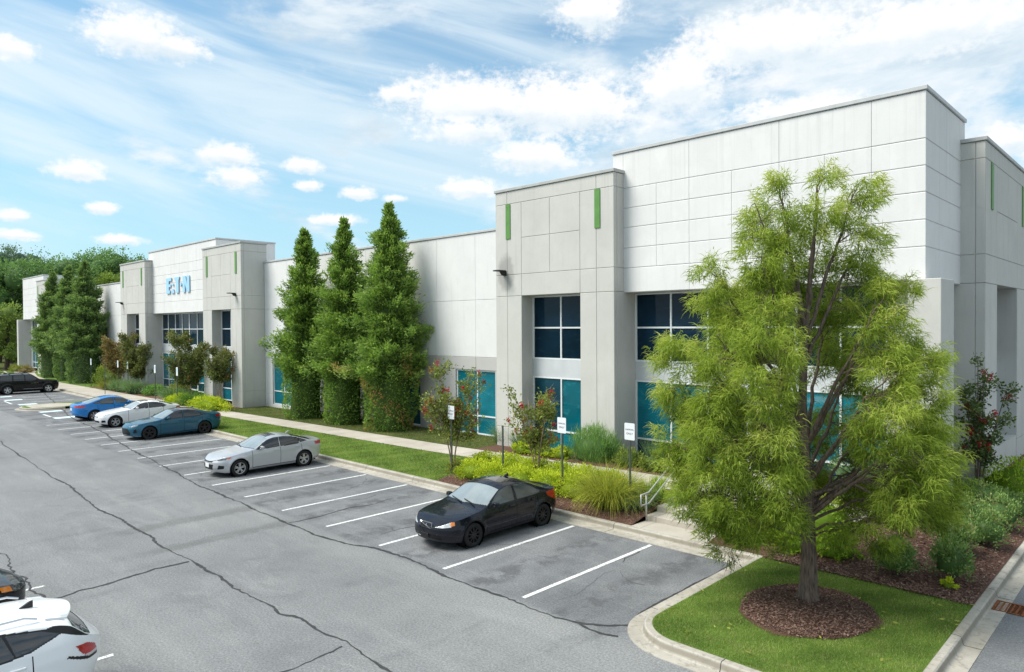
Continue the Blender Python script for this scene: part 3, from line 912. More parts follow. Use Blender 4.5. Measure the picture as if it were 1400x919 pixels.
    def fascia(x0, x1, full, sub, side=None):
        """white upper block, soffit at 7.03"""
        fn = lambda u, z, d: (u, 11.85+d, z)
        zr = [Z['sof'], 7.97, 8.74, 9.53, 10.28, 11.05, 12.42]
        mb = MB(); R = []
        cf = [x0]+sorted(v for v in full if x0 < v < x1)+[x1]
        cs = [x0]+sorted(v for v in list(full)+list(sub) if x0 < v < x1)+[x1]
        for k in range(6):
            c = cf if k in (0, 5) else cs
            R += [(c[i], c[i+1], zr[k], zr[k+1]) for i in range(len(c)-1)]
        panels(mb, fn, R, gap=.005, ch=.020, gu=.0022, cu=.006)
        xa, xb = x0+.024, x1-.024
        mb.box(xa, xb, 11.878, 16.6, Z['sof']+.003, 12.42)
        for X, sg in ((x1, 1), (x0, -1)):
            sf = lambda v, z, d: (X-sg*d, v, z)
            rs = []
            for k in range(6): rs += [(11.85, 13.38, zr[k], zr[k+1]), (13.38, 16.6, zr[k], zr[k+1])]
            panels(mb, sf, rs, gap=.005, ch=.018, dep=.021, gu=.002, cu=.006)
        o = mb.build("facade_panel", M['white'], B)
        cp = MB(); cp.box(x0-.05, x1+.05, 11.80, 16.65, 12.425, 12.55, ch=.012); cp.build("parapet_cap", M['cap'], o)
        return o

    full = (-5.70, -2.85, .44, 3.25); sub = (-4.22, -1.22, 1.88)
    fascia(-6.17, 4.70, full, sub)
    fascia(mirror(4.70), mirror(-6.17), [mirror(v) for v in full], [mirror(v) for v in sub])
    F = fascia(-56.6, -42.6, (-53.0, -46.2), (-51.3, -49.6, -47.9))
    # sign letters stand off the panel
    W, H, sx, sz = 4.87, 1.30, -52.32, 8.66
    L = [[(0, 0), (0, 1), (.235, 1), (.225, .80), (.115, .80), (.115, .585), (.20, .585), (.20, .415), (.115, .415), (.115, .2), (.17, .2), (.16, 0)],
         [(.225, 0), (.255, .26), (.325, .26), (.355, 0)],
         [(.27, .46), (.292, .62), (.315, .62), (.335, .46), (.318, .46), (.303, .54), (.287, .46)],
         [(.365, 1), (.365, .83), (.43, .83), (.43, 0), (.545, 0), (.545, .76), (.585, 1)],
         [(.615, .50), (.645, .64), (.675, .50), (.645, .36)],
         [(.725, 0), (.725, 1), (.835, 1), (.905, .48), (.905, 1), (1, 1), (1, 0), (.905, 0), (.815, .52), (.815, 0)]]
    for poly in L:
        s = MB()
        pf = lambda a, b, d: (sx+a*W, 11.85-d, sz+b*H)
        n = len(poly)
        s.prism(poly, pf, .03, .09)
        s.m = [1]*len(s.m)
        s.add([pf(a, b, .093) for a, b in poly], [tuple(range(n))], 0)
        s.build("sign_letter", [M['sign_blue'], M['sign_side']], F)

    # curtain walls under the white blocks
    def curtain(x0, x1, mulls, door=None, dbl=()):
        fn = lambda u, z, d: (u, 12.6+d, z)
        window(B, "window", fn, x0, x1, 4.33, 7.02, mulls, (5.67,), lambda i, j: M['navy'], double=dbl)
        segs = [(x0, x1)] if not door else [(x0, door[0]), (door[1], x1)]
        for a, b in segs:
            ms = [m for m in mulls if a+.2 < m < b-.2]
            window(B, "window", fn, a, b, .55, 3.60, ms, (1.30,), lambda i, j: M['teal'] if (i+j) % 3 else M['teal_dark'])
        if door:
            window(B, "window", fn, door[0], door[1], 3.06, 3.60, (), (), lambda i, j: M['teal_dark'])
            window(B, "entrance_door", fn, door[0]+.002, door[1]-.002, .63, 3.05, ((door[0]+door[1])/2,), (1.55,), lambda i, j: M['navy'], w=.09)
        s = MB(); s.box(x0, x1, 12.605, 12.85, 3.605, 4.325); s.build("spandrel_panel", M['spandrel'], B)
    curtain(-5.675, 3.49, (-4.07, -2.53, -.98, .69, 2.11), (-.98, .62), (.69,))
    curtain(mirror(3.49), mirror(-5.675), sorted(mirror(v) for v in (-4.07, -2.53, -.98, .69, 2.11)), None)
    curtain(-55.69, -43.51, (-54.3, -52.7, -51.2, -49.7, -48.1, -46.5, -45.0), (-51.2, -48.1), (-49.7,))

    # corner columns and the plain piers beside them
    for fx in (lambda x: x, mirror):
        mb = MB(); xa, xb = sorted((fx(4.41), fx(5.24)))
        for za, zb in ((-.3, 3.62), (3.62, 4.27), (4.27, 7.02)): 
            mb.box(xa, xb, 11.2, 12.63, za+.008, zb-.008, ch=.014)
        mb.box(xa+.03, xb-.03, 11.23, 12.6, -.3, 7.0)
        mb.build("corner_column", M['grey'] if fx is mirror else M['grey'], B)
        mb = MB(); xa, xb = sorted((fx(3.50), fx(4.40))); mb.box(xa, xb, 12.58, 13.0, -.3, 7.02)
        xa, xb = sorted((fx(3.9), fx(4.39))); mb.box(xa, xb, 13.01, 16.4, -.3, 7.02)
        mb.build("wall", M['grey'], B)
    # right end: grey block turned to the side road
    E = MB()
    R, c = tower_rects(1.2)
    ef = lambda u, z, d: (5.40-d, 16.0+u, z)
    panels(E, ef, R)
    E.box(3.9, 5.37, 16.03, 16.0+c[2], -.3, Z['t3']); E.box(3.9, 5.37, 16.0+c[4], 23.66, -.3, Z['t3']); E.box(3.9, 5.37, 16.03, 23.66, Z['t3']+.005, 11.62)
    sf = lambda u, z, d: (u, 16.0+d, z)
    rs = []
    for za, zb in ((Z['t1'], 11.62), (Z['t2'], Z['t1']), (Z['t3'], Z['t2']), (Z['pl'], Z['t3']), (-.05, Z['pl'])): rs += [(3.9, 5.12, za, zb), (5.12, 5.40, za, zb)]
    panels(E, sf, rs)
    e = E.build("tower", M['grey'], B)
    cp = MB(); cp.box(3.85, 5.45, 15.95, 23.73, 11.625, 11.75, ch=.012); cp.build("parapet_cap", M['cap_g'], e)
    for a in (.79*1.2, 5.63*1.2):
        gs = MB(); gs.box(5.39, 5.435, 16+a-.15, 16+a+.15, 9.5, 11.055, ch=.006); gs.build("green_strip", M['green'], e)
    fe = lambda u, z, d: (4.7-d, 16.0+u, z)
    window(B, "window", fe, c[2], c[4], 4.33, 7.05, (c[3],), (5.68,), lambda i, j: M['navy'])
    window(B, "window", fe, c[2], c[4], 1.5, 3.58, (c[3],), (), lambda i, j: M['teal'])
    s = MB(); s.box(4.4, 4.695, 16+c[2], 16+c[4], 3.58, 4.33); s.build("spandrel_panel", M['spandrel'], B)
    s = MB(); s.box(4.4, 5.38, 16+c[2]+.002, 16+c[4]-.002, -.3, 1.5); s.build("wall", M['grey'], B)
    s = MB(); s.box(3.9, 4.9, 23.7, 60, -.3, 10.3); s.build("wall", M['white'], B)

    # long low walls with window openings
    def lowwall(x0, x1, wins, vj, gx):
        fn = lambda u, z, d: (u, 12.9+d, z)
        mb = MB(); v = [x0]+[a for a in vj if x0 < a < x1]+[x1]
        up = []
        for i in range(len(v)-1): up += [(v[i], v[i+1], 7.05, 10.32), (v[i], v[i+1], 4.24, 7.05)]
        lo = []
        edges = [x0]+[e for w in wins for e in w]+[x1]
        solid = [(edges[i], edges[i+1]) for i in range(0, len(edges), 2)]
        white_low = []
        for i in range(len(v)-1): (white_low if gx(v[i]) else lo).append((v[i], v[i+1], 3.60, 4.24))
        for a, b in solid:
            for za, zb in ((1.12, 3.60), (-.1, 1.12)): (white_low if gx((a+b)/2) else lo).append((a, b, za, zb))
        for a, b in wins: (white_low if gx((a+b)/2) else lo).append((a, b, -.1, .42))
        panels(mb, fn, up+white_low, gu=.003, cu=.006)
        mb.box(x0, x1, 12.928, 13.3, 3.62, 10.32)
        o = mb.build("wall", M['white'], B)
        mb = MB(); panels(mb, fn, lo)
        for a, b in solid: mb.box(a+.01, b-.01, 12.928, 13.3, -.3, 3.615)
        mb.box(x0, x1, 12.935, 13.3, -.3, .41)
        mb.build("wall", M['grey_band'], B)
        cp = MB(); cp.box(x0, x1, 12.85, 13.35, 10.325, 10.44, ch=.012); cp.build("parapet_cap", M['cap'], o)
        fw = lambda u, z, d: (u, 12.98+d, z)
        for a, b in wins:
            window(B, "window", fw, a, b, .42, 3.595, ((a+b)/2+.1,), (1.34,), lambda i, j: M['teal'])
    vj = (-15.24, -18.2, -21.3, -24.6, -27.7, -30.8, -33.9)
    lowwall(-37.08, -12.1, [(-36.05, -33.2), (-28.5, -25.7), (-22.5, -19.65), (-16.75, -13.9)], sorted(vj), lambda x: x < -31)
    lowwall(mirror(-12.1), -62.12, [(mirror(-13.9), mirror(-16.75)), (mirror(-19.65), mirror(-22.5)), (mirror(-25.7), mirror(-28.5)), (mirror(-33.2), mirror(-36.05))], sorted(mirror(a) for a in vj), lambda x: x > -68)
    r = MB(); r.box(-103.0, 4.0, 16.7, 60, 9.3, 9.6); r.box(-103.0, 3.9, 13.36, 16.7, 9.3, 9.6); r.build("roof", M['cap'], B)
    r = MB(); r.box(-103.4, -102.9, 16.7, 60, -.3, 10.3); r.box(-103.4, 3.9, 60, 60.4, -.3, 10.3); r.build("wall", M['white'], B)


# ------------------------------------------------------------------ steps, rails, signs, drain
def build_street():
    M['galv'] = m_plain("galvanised", (0.36, 0.37, 0.36), 0.45, 0.5, 0.6, .15, 10)
    M['rail'] = m_plain("painted_rail", (0.42, 0.42, 0.41), 0.4, 0.5, 0.2, .1, 10)
    M['post'] = m_plain("green_post", (0.075, 0.095, 0.075), 0.55, 0.4, 0.3, .2, 10)
    M['sign'] = m_plain("sign_white", (0.76, 0.78, 0.80), 0.4, 0.5, 0.0, .03)
    M['sign_tint'] = m_plain("sign_pale_blue", (0.52, 0.70, 0.80), 0.4, 0.5, 0.0, .03)
    M['ink'] = m_plain("ink", (0.05, 0.05, 0.055), 0.6, 0.3)
    M['rust'] = m_plain("rusty_iron", (0.20, 0.072, 0.03), 0.9, 0.2, 0.0, .45, 20, bump=.5)
    M['void'] = m_plain("drain_dark", (0.008, 0.007, 0.006), 0.9, 0.1)
    t = thing("concrete_steps", (.1, 5.6, .15), "three shallow concrete steps rising from the kerb to the walk", "steps")
    yr = [5.57, 6.36, 6.92, 7.46, 8.3]; zr = [.158, .31, .465, .618]
    mb = MB()
    for i in range(4): mb.box(-1.10+(.0), 1.25, yr[i]+(.0 if i == 0 else 0), yr[i+1] if i < 3 else 8.3, -.2, zr[i], ch=.012)
    mb.build("stair", M['walk'], t)
    # grips
    for X, lab in ((-1.02, "grey pipe handrail with a looped end on the near left side of the steps"), (1.15, "grey pipe handrail half hidden by the drooping tree on the right side of the steps")):
        h = thing("handrail", (X, 6.1, .15), lab, "handrail", "handrails of the entrance steps")
        mb = MB(); mb.tube([(X, 6.25, .15), (X, 6.25, .95)], .024, 8); mb.build("post", M['rail'], h, True)
        mb = MB(); mb.tube([(X, 7.75, .60), (X, 7.75, 1.62)], .024, 8); mb.build("post", M['rail'], h, True)
        mb = MB(); mb.tube([(X, 5.98, .95), (X, 6.38, .97), (X, 7.7, 1.66), (X, 8.0, 1.66)], .022, 8)
        mb.tube([(X, 5.98, .65), (X, 6.38, .65), (X, 7.7, 1.34), (X, 7.75, 1.34)], .022, 8)
        mb.tube([(X, 5.98, .63), (X, 5.98, .97)], .022, 8)
        mb.build("rail", M['rail'], h, True)

    def text_mesh(body, size, mat, parent, loc):
        cu = bpy.data.curves.new("lettering", 'FONT'); cu.body = body; cu.size = size; cu.align_x = 'CENTER'; cu.align_y = 'CENTER'; cu.extrude = .0015
        tmp = bpy.data.objects.new("tmp", cu); COL.objects.link(tmp)
        dg = bpy.context.evaluated_depsgraph_get(); me = bpy.data.meshes.new_from_object(tmp.evaluated_get(dg))
        bpy.data.objects.remove(tmp)
        me.materials.clear(); me.materials.append(mat)
        o = link_mesh("lettering", me, parent); o.location = loc; o.rotation_euler = (PI/2, 0, 0)
        return o

    def post(x, y, z0, top, label, plate=True, group="parking sign posts near the steps", mat='post', pm='sign', text=True, w=.36, h=.50, rz=0.0):
        t = thing("sign_post", (x, y, z0), label, "sign post", group, rz)
        mb = MB(); H = top-z0
        mb.box(-.028, .028, -.012, .0, -.1, H-.02); mb.box(-.028, -.018, 0.0, .026, -.1, H-.02); mb.box(.018, .028, 0.0, .026, -.1, H-.02)
        mb.build("post", M[mat], t, world=False)
        if plate:
            mb = MB(); r = .03
            poly = []
            for cx, cz, a0 in ((w/2-r, H-r, 0), (-w/2+r, H-r, 90), (-w/2+r, H-h+r, 180), (w/2-r, H-h+r, 270)):
                poly += [(cx+r*math.cos(rad(a0+30*k)), cz+r*math.sin(rad(a0+30*k))) for k in range(4)]
            mb.prism(poly, lambda a, b, d: (a, d, b), -.0165, -.0125)
            p = mb.build("sign_plate", M[pm], t, world=False)
            if text:
                text_mesh("CARPOOL", .066, M['ink'], p, (0, -.018, H-.195)); text_mesh("ONLY", .085, M['ink'], p, (0, -.018, H-.315))
            else:
                q = MB(); q.box(-w*.38, w*.38, -.0185, -.0168, H-h*.55, H-h*.12); q.build("symbol_panel", M['sign_tint'], p, world=False)
    post(-9.75, 6.5, g(-9.75, 6.5), 2.80, "white carpool only sign on a green post inside the red flowering crape myrtle")
    post(-7.05, 6.5, g(-7.05, 6.5), 2.33, "bare green sign post without a plate rising behind the black sedan", plate=False)
    post(-4.36, 6.5, g(-4.36, 6.5), 2.82, "white carpool only sign on a green post behind the tail of the black sedan")
    post(-1.75, 6.5, g(-1.75, 6.5), 2.88, "white carpool only sign on a green post above the yellow ornamental grass")
    for x, y, top, pl, pm, lab in ((-66.7, 9.9, 2.85, True, 'sign', "slim accessible parking sign in front of the trimmed round hedge"),
                           (-56.6, 8.2, 2.75, False, 'sign', "bare thin dark post in front of the red leaved crape myrtle"),
                           (-59.8, 10.2, 2.85, True, 'sign', "small white sign on a thin post under the red leaved crape myrtle"),
                           (-56.6, 10.0, 2.85, True, 'sign', "pale blue parking sign on a dark post in the blue green grass clump"),
                           (-46.9, 8.9, 2.95, True, 'sign', "pale blue parking sign on a post at the left end of the entrance hedge"),
                           (-42.8, 9.0, 2.92, True, 'sign', "pale blue parking sign on a green post in front of the entrance window wall")):
        post(x, y, g(x, y)-.02, top, lab, pl, "accessible parking sign posts by the far entrance", 'post', pm, False, .32, .62)

    # storm drain
    t = thing("drain_grate", (7.56, 6.3, .01), "rusty square storm drain grate set in the gutter of the side road", "drain grate")
    mb = MB(); x0, x1, y0, y1 = 7.30, 7.84, 5.98, 6.62
    mb.box(x0, x1, y0, y0+.05, .006, .018); mb.box(x0, x1, y1-.05, y1, .006, .018); mb.box(x0, x0+.05, y0+.05, y1-.05, .006, .018); mb.box(x1-.05, x1, y0+.05, y1-.05, .006, .018)
    mb.build("frame", M['rust'], t)
    mb = MB()
    for k in range(1, 7): 
        y = y0+.05+(y1-y0-.1)*k/7; mb.box(x0+.05, x1-.05, y-.013, y+.013, .0075, .0125)
    for k in range(1, 5):
        x = x0+.05+(x1-x0-.1)*k/5; mb.box(x-.016, x+.016, y0+.05, y1-.05, .007, .012)
    mb.build("grille", M['rust'], t)
    mb = MB(); mb.box(x0+.05, x1-.05, y0+.05, y1-.05, .0052, .0062); mb.build("shade_sheet", M['void'], t)  # flat near-black sheet paints the shade of the hole below the grate
# ------------------------------------------------------------------ cars
def smooth_poly(pts, x, w):
    px = [p[0] for p in pts]; pz = [p[1] for p in pts]
    xs = np.linspace(px[0]-.6, px[-1]+.6, 900)
    zs = np.interp(xs, px, pz)
    k = max(1, int(w/(xs[1]-xs[0])))
    ker = np.hanning(2*k+3); ker /= ker.sum()
    zp = np.pad(zs, k+1, mode='edge')
    zs = np.convolve(zp, ker, 'valid')
    return np.interp(x, xs, zs)


def poly_sdf(P, poly):
    """signed distance (negative inside) of points P (n,2) and unit gradient"""
    poly = np.array(poly, float); n = len(poly)
    d2 = np.full(len(P), 1e9); near = np.zeros_like(P); inside = np.zeros(len(P), bool)
    for i in range(n):
        a, b = poly[i], poly[(i+1) % n]
        ab = b-a; t = np.clip(((P-a)@ab)/(ab@ab+1e-12), 0, 1)
        q = a+t[:, None]*ab; dd = ((P-q)**2).sum(1)
        m = dd < d2; d2[m] = dd[m]; near[m] = q[m]
        c = ((a[1] > P[:, 1]) != (b[1] > P[:, 1])) & (P[:, 0] < (b[0]-a[0])*(P[:, 1]-a[1])/(b[1]-a[1]+1e-12)+a[0])
        inside ^= c
    d = np.sqrt(d2); d[inside] *= -1
    return d, near


def grow(poly, r):
    P = np.array(poly, float); c = P.mean(0)
    n = len(P); out = []
    for i in range(n):
        a, b, d = P[i-1], P[i], P[(i+1) % n]
        e1 = b-a; e2 = d-b
        n1 = np.array((e1[1], -e1[0]))/np.linalg.norm(e1); n2 = np.array((e2[1], -e2[0]))/np.linalg.norm(e2)
        if n1@(b-c) < 0 and n2@(b-c) < 0: n1, n2 = -n1, -n2
        m = n1+n2; m /= max(1e-6, np.linalg.norm(m)); out.append(b+m*r/max(.45, m@n1))
    return out


def build_car(name, label, loc, rz, s, group="cars parked in the lot"):
    """s: spec dict. local x runs nose -> tail, y across, z up; local origin under the body centre"""
    L, W = s['L'], s['W']; hwm = W/2; h = s.get('cell', .03)
    af, ar = s.get('front_r', .95), s.get('rear_r', .7); nf, nr = s.get('nf', 2.7), s.get('nr', 3.2)
    xs = np.unique(np.r_[np.linspace(0, .02, 30)**1, (np.linspace(0, 1, 2500))*L, L-np.linspace(0, .02, 30)])
    hw = np.full_like(xs, hwm)
    m = xs < af; hw[m] = hwm*(1-((af-xs[m])/af)**nf*s.get('fk', 1.0))**(1/nf)
    m = xs > L-ar; hw[m] *= (1-((xs[m]-(L-ar))/ar)**nr*s.get('rk', 1.0))**(1/nr)
    hw = np.maximum(hw, 0.0)
    if s.get('fk', 1.0) < 1: hw[0] = 0
    if s.get('rk', 1.0) < 1: hw[-1] = 0
    S = np.r_[0, np.cumsum(np.hypot(np.diff(xs), np.diff(hw)))]
    n = int(S[-1]/h)
    su = np.linspace(0, S[-1], n)
    X = np.interp(su, S, xs)
    add = []
    for q in s.get('seams', []): add += [q-.008, q+.008]
    sa = np.interp(add, xs, S) if add else []
    su = np.unique(np.r_[su, sa]); X = np.interp(su, S, xs); HW = np.interp(su, S, hw)
    zt = smooth_poly(s['top'], X, s.get('sm', .13)); zb = smooth_poly(s['belt'], X, .12)
    zb = np.minimum(zb, zt-.012)
    zs = smooth_poly(s['sill'], X, .15)
    zs = np.minimum(zs, zb-.05)
    crown = s.get('crown', .075)
    up = zt-zb
    ze = np.where(up > crown*2, zt-crown, zb+up*.5)
    tum = s.get('tumble', .42)
    NA, NB, NC = int(.78/h), int(.52/h), int(.95/h)
    rows = []
    # lower side
    for k in range(NA):
        f = k/NA
        z = zs+(zb-zs)*f
        pr = np.interp(f, [0, .10, .35, .60, .80, 1.0], s.get('side', [.935, .972, .995, 1.0, .988, .962]))
        rows.append((X, HW*pr, z))
    yb = HW*s.get('side', [.935, .972, .995, 1.0, .988, .962])[-1]
    for k in range(NB):
        f = k/NB
        z = zb+(ze-zb)*f
        y = yb-(ze-zb)*tum*(f**1.25)*np.clip(HW/hwm, 0, 1)
        rows.append((X, np.maximum(y, 0), z))
    yr = np.maximum(yb-(ze-zb)*tum*np.clip(HW/hwm, 0, 1), 0)
    for k in range(NC+1):
        f = k/NC
        y = yr*(1-f)
        z = ze+(zt-ze)*(1-(1-f)**2.3)
        rows.append((X, y, z))
    G = np.array([np.stack(r, 1) for r in rows])          # (v,u,3)
    for _ in range(max(1, int(.035/h)*2)):
        G[1:-1] = .25*G[:-2]+.5*G[1:-1]+.25*G[2:]
    # nose and tail lean
    z = G[:, :, 2]; x0 = G[:, :, 0].copy()
    for zl, k, side in s.get('lean', []):
        if side == 'f': G[:, :, 0] += k*np.maximum(0, z-zl)*np.exp(-(x0/.30)**2)
        else: G[:, :, 0] -= k*np.maximum(0, z-zl)*np.exp(-((L-x0)/.30)**2)
    for zl, k, side in s.get('tuck', []):
        if side == 'f': G[:, :, 0] += k*np.maximum(0, zl-z)*np.exp(-(x0/.30)**2)
        else: G[:, :, 0] -= k*np.maximum(0, zl-z)*np.exp(-((L-x0)/.30)**2)
    V, U = G.shape[:2]
    # flared arches
    R = s['R']; Ra = R+.055
    zc = R
    for xa in (s['xf'], s['xr']):
        d = np.hypot(G[:, :, 0]-xa, G[:, :, 2]-zc)
        G[:, :, 1] += .022*np.exp(-((d-Ra-.03)/.06)**2)*(G[:, :, 1] > hwm*.7)
    vi = np.arange(V)[:, None]*np.ones(U, int)[None]
    side = vi < NA+NB
    # snapping
    Su = np.broadcast_to(su, (V, U))

    def snap_xz(poly=None, circ=None, band=.5):
        nonlocal G
        P = np.stack([G[:, :, 0].ravel(), G[:, :, 2].ravel()], 1)
        if circ:
            v = P-np.array(circ[:2]); d = np.linalg.norm(v, axis=1)+1e-9
            sd = d-circ[2]; near = np.array(circ[:2])+v/d[:, None]*circ[2]
        else: sd, near = poly_sdf(P, poly)
        mk = (np.abs(sd) < h*band) & side.ravel() & (G[:, :, 1].ravel() > hwm*.45)
        H = G.reshape(-1, 3).copy(); H[mk, 0] = near[mk, 0]; H[mk, 2] = near[mk, 1]; G = H.reshape(V, U, 3)
    for xa in (s['xf'], s['xr']): snap_xz(circ=(xa, zc, Ra), band=.55)
    for w in s['win']: snap_xz(poly=w, band=.55)
    # sharpen lamp and grille outlines
    dsu = np.gradient(su)[None, :, None]
    for lst, rear in ((s.get('front', []), False), (s.get('rear', []), True)):
        for nm, poly in lst:
            Tu = np.gradient(G, axis=1)/np.maximum(dsu, 1e-6)
            C0 = (su[-1]-Su) if rear else Su
            P = np.stack([C0.ravel(), G[:, :, 2].ravel()], 1)
            sd, near = poly_sdf(P, poly)
            ok = (np.abs(sd) < h*.5) & side.ravel() & ((G[:, :, 0].ravel() > L*.6) if rear else (G[:, :, 0].ravel() < L*.4))
            ds = (near[:, 0]-P[:, 0])*(-1 if rear else 1); dz = near[:, 1]-P[:, 1]
            H = G.reshape(-1, 3).copy(); T2 = Tu.reshape(-1, 3)
            H[ok] += T2[ok]*ds[ok, None]*np.array([1, 1, 0]); H[ok, 2] += dz[ok]
            G = H.reshape(V, U, 3)
    # normals
    du = np.gradient(G, axis=1); dv = np.gradient(G, axis=0)
    N = np.cross(du, dv); ln = np.linalg.norm(N, axis=2, keepdims=True); N = N/np.maximum(ln, 1e-9)
    cen = np.stack([np.full((V, U), L*.5), np.zeros((V, U)), np.full((V, U), .6)], 2)
    if np.sum(N*(G-cen)) < 0: N = -N
    fx = .25*(G[:-1, :-1]+G[1:, :-1]+G[:-1, 1:]+G[1:, 1:])
    fs = .5*(su[:-1]+su[1:])[None]*np.ones((V-1, 1)); fv = np.arange(V-1)[:, None]*np.ones((1, U-1))
    cx, cy, cz = fx[..., 0], fx[..., 1], fx[..., 2]
    reg = np.full((V-1, U-1), 'body', dtype=object)
    lower = fv < NA; mid = (fv >= NA) & (fv < NA+NB); roofz = fv >= NA+NB
    P = np.stack([cx.ravel(), cz.ravel()], 1)

    def inpoly(poly, PP=P): return (poly_sdf(PP, poly)[0] < 0).reshape(V-1, U-1)
    PS = np.stack([fs.ravel(), cz.ravel()], 1)
    PT = np.stack([(fs[0, -1]-fs).ravel(), cz.ravel()], 1)
    sidef = (lower | mid) & (cy > hwm*.45)
    # doors
    for k, (a, b) in enumerate(s.get('doors', [])):
        reg[lower & (cx > a) & (cx < b) & (cz > s.get('doorz', .30))] = 'door%d' % k
        reg[mid & (cx > a) & (cx < b) & sidef] = 'door%d' % k
    for q in s.get('seams', []):
        reg[(np.abs(cx-q) < .0079) & (lower | mid) & (cz > s.get('doorz', .30)) & (cz < s.get('seamz', 1.25)) & (cy > hwm*.6)] = 'seam'
    if s.get('doors'):
        a, b = s['doors'][0][0], s['doors'][-1][1]
        reg[lower & (np.abs(cz-s.get('doorz', .30)) < h*.35) & (cx > a) & (cx < b)] = 'seam'
    # glass
    for w in s['win']:
        reg[sidef & inpoly(grow(w, s.get('trim', .022)))] = 'trim'
    for k, w in enumerate(s['win']): reg[sidef & inpoly(w)] = 'window%d' % k
    for p in s.get('trimpoly', []): 
        mk = sidef & inpoly(p) & ~np.char.startswith(reg.astype(str), 'window'); reg[mk] = 'trim'
    yrm = np.interp(cx, X, yr)
    ws0, ws1 = s['ws']; rw0, rw1 = s['rw']
    bow = s.get('bow', .10)
    xb = cx+bow*(cy/hwm)**2*-1.0
    top = roofz & (cy < yrm-.028)
    reg[top & (xb > ws0-.035-bow*0) & (xb < ws0)] = 'trim'
    reg[top & (xb >= ws0) & (cx < ws1)] = 'windshield'
    xr_ = cx+bow*.6*(cy/hwm)**2
    reg[top & (cx > rw0) & (xr_ < rw1)] = 'rear_window'
    for nm, a, b, yy in s.get('roofpanel', []):
        reg[roofz & (cx > a) & (cx < b) & (cy < yy)] = nm
    for nm, poly in s.get('front', []): reg[(lower | mid) & inpoly(poly, PS) & (cx < L*.4)] = nm
    for nm, poly in s.get('frontc', []): reg[inpoly(poly, PS) & (cx < L*.4)] = nm
    for nm, poly in s.get('rear', []): reg[inpoly(poly, PT) & (cx > L*.6)] = nm
    for nm, poly in s.get('sidepoly', []): reg[sidef & inpoly(poly)] = nm
    # wheel openings
    for xa in (s['xf'], s['xr']):
        reg[(np.hypot(cx-xa, cz-zc) < Ra-h*.05) & (cy > hwm*.45) & lower] = 'cut'
    reg[(ln[:-1, :-1, 0]+ln[1:, 1:, 0] < 1e-9)] = 'cut'
    t = thing(name, loc, label, "car", group, rz)
    off = np.array([L/2, 0, 0])
    mats = s['mats']
    idx = np.arange(V*U).reshape(V, U)
    quads = np.stack([idx[:-1, :-1], idx[:-1, 1:], idx[1:, 1:], idx[1:, :-1]], -1)
    VV = G.reshape(-1, 3); NN = N.reshape(-1, 3)
    parts = {}
    regs = reg.astype(str)

    def emit(pname, masks, mat_keys, sgn, both, sink=0.0, parent=t):
        allV = []; allF = []; allN = []; mi = []
        base = 0
        for mk, key in zip(masks, mat_keys):
            q = quads[mk]
            if len(q) == 0: continue
            for sg in ((1, -1) if both else (sgn,)):
                u, inv = np.unique(q.ravel(), return_inverse=True)
                v = VV[u]-NN[u]*sink; nn = NN[u].copy()
                v = v*np.array([1, sg, 1]); nn = nn*np.array([1, sg, 1])
                f = inv.reshape(-1, 4)+base
                if sg < 0: f = f[:, ::-1]
                allV.append(v-off); allN.append(nn); allF.append(f); mi += [mat_keys.index(key)]*len(f)
                base += len(v)
        if not allV: return None
        Vx = np.concatenate(allV); F = np.concatenate(allF); Nx = np.concatenate(allN)
        gn = np.cross(Vx[F[:, 2]]-Vx[F[:, 0]], Vx[F[:, 3]]-Vx[F[:, 1]])
        fl = (gn*Nx[F].sum(1)).sum(1) < 0
        F[fl] = F[fl][:, ::-1]
        o = np_mesh(pname, Vx, F, mats[mat_keys[0]], parent, smooth=True)
        me = o.data
        for k in mat_keys[1:]: me.materials.append(mats[k])
        if len(mat_keys) > 1: me.polygons.foreach_set("material_index", mi)
        try: me.normals_split_custom_set_from_vertices(Nx.tolist())
        except Exception: pass
        return o
    emit('body', [regs == 'body', regs == 'seam'], ['paint', 'seam'], 1, True)
    if (regs == 'trim').any(): emit('trim', [regs == 'trim'], ['trim'], 1, True, .001)
    for k in range(len(s.get('doors', []))):
        for sg in (1, -1):
            d = emit('door', [regs == 'door%d' % k], ['paint'], sg, False)
            if d is None: continue
            a, b = s['doors'][k]
            hx = b-.17 if not s.get('handle_front') else a+.2
            zz = float(np.interp(hx, X, zb))-s.get('hdz', .085)
            yy = float(np.interp(hx, X, HW))*s.get('hy', .985)
            mb = MB(); mb.box(hx-L/2-.10, hx-L/2+.10, sg*yy-.015 if sg > 0 else sg*yy-.018, sg*yy+.018 if sg > 0 else sg*yy+.015, zz-.018, zz+.014, ch=.008)
            mb.build('handle', mats.get('handle', mats['paint']), d, world=False)
    for k in range(len(s['win'])):
        for sg in (1, -1): emit('side_window', [regs == 'window%d' % k], ['glass'], sg, False, .006)
    for nm, key in (('windshield', 'wsglass'), ('rear_window', 'rglass'), ('sunroof', 'roofglass'), ('grille', 'grille'), ('intake', 'grille'), ('bumper_trim', 'trim'), ('badge', 'chrome'), ('sill_strip', 'strip')):
        if nm in ('bumper_trim', 'badge', 'sill_strip'):
            if (regs == nm).any():
                for sg in (1, -1): emit(nm, [regs == nm], [key], sg, False, -.003)
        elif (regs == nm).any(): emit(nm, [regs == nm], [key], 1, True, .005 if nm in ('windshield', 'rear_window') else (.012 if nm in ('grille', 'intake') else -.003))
    for nm, keys in (('headlight', ['lamp', 'amber']), ('tail_light', ['tail', 'clear'])):
        a = regs == nm; b = regs == {'headlight': 'indicator', 'tail_light': 'reverse'}[nm]
        if a.any() or b.any():
            for sg in (1, -1): emit(nm, [a, b], keys, sg, False, -.004)
    # wheels
    tw = s.get('tw', .215); yo = hwm-.012
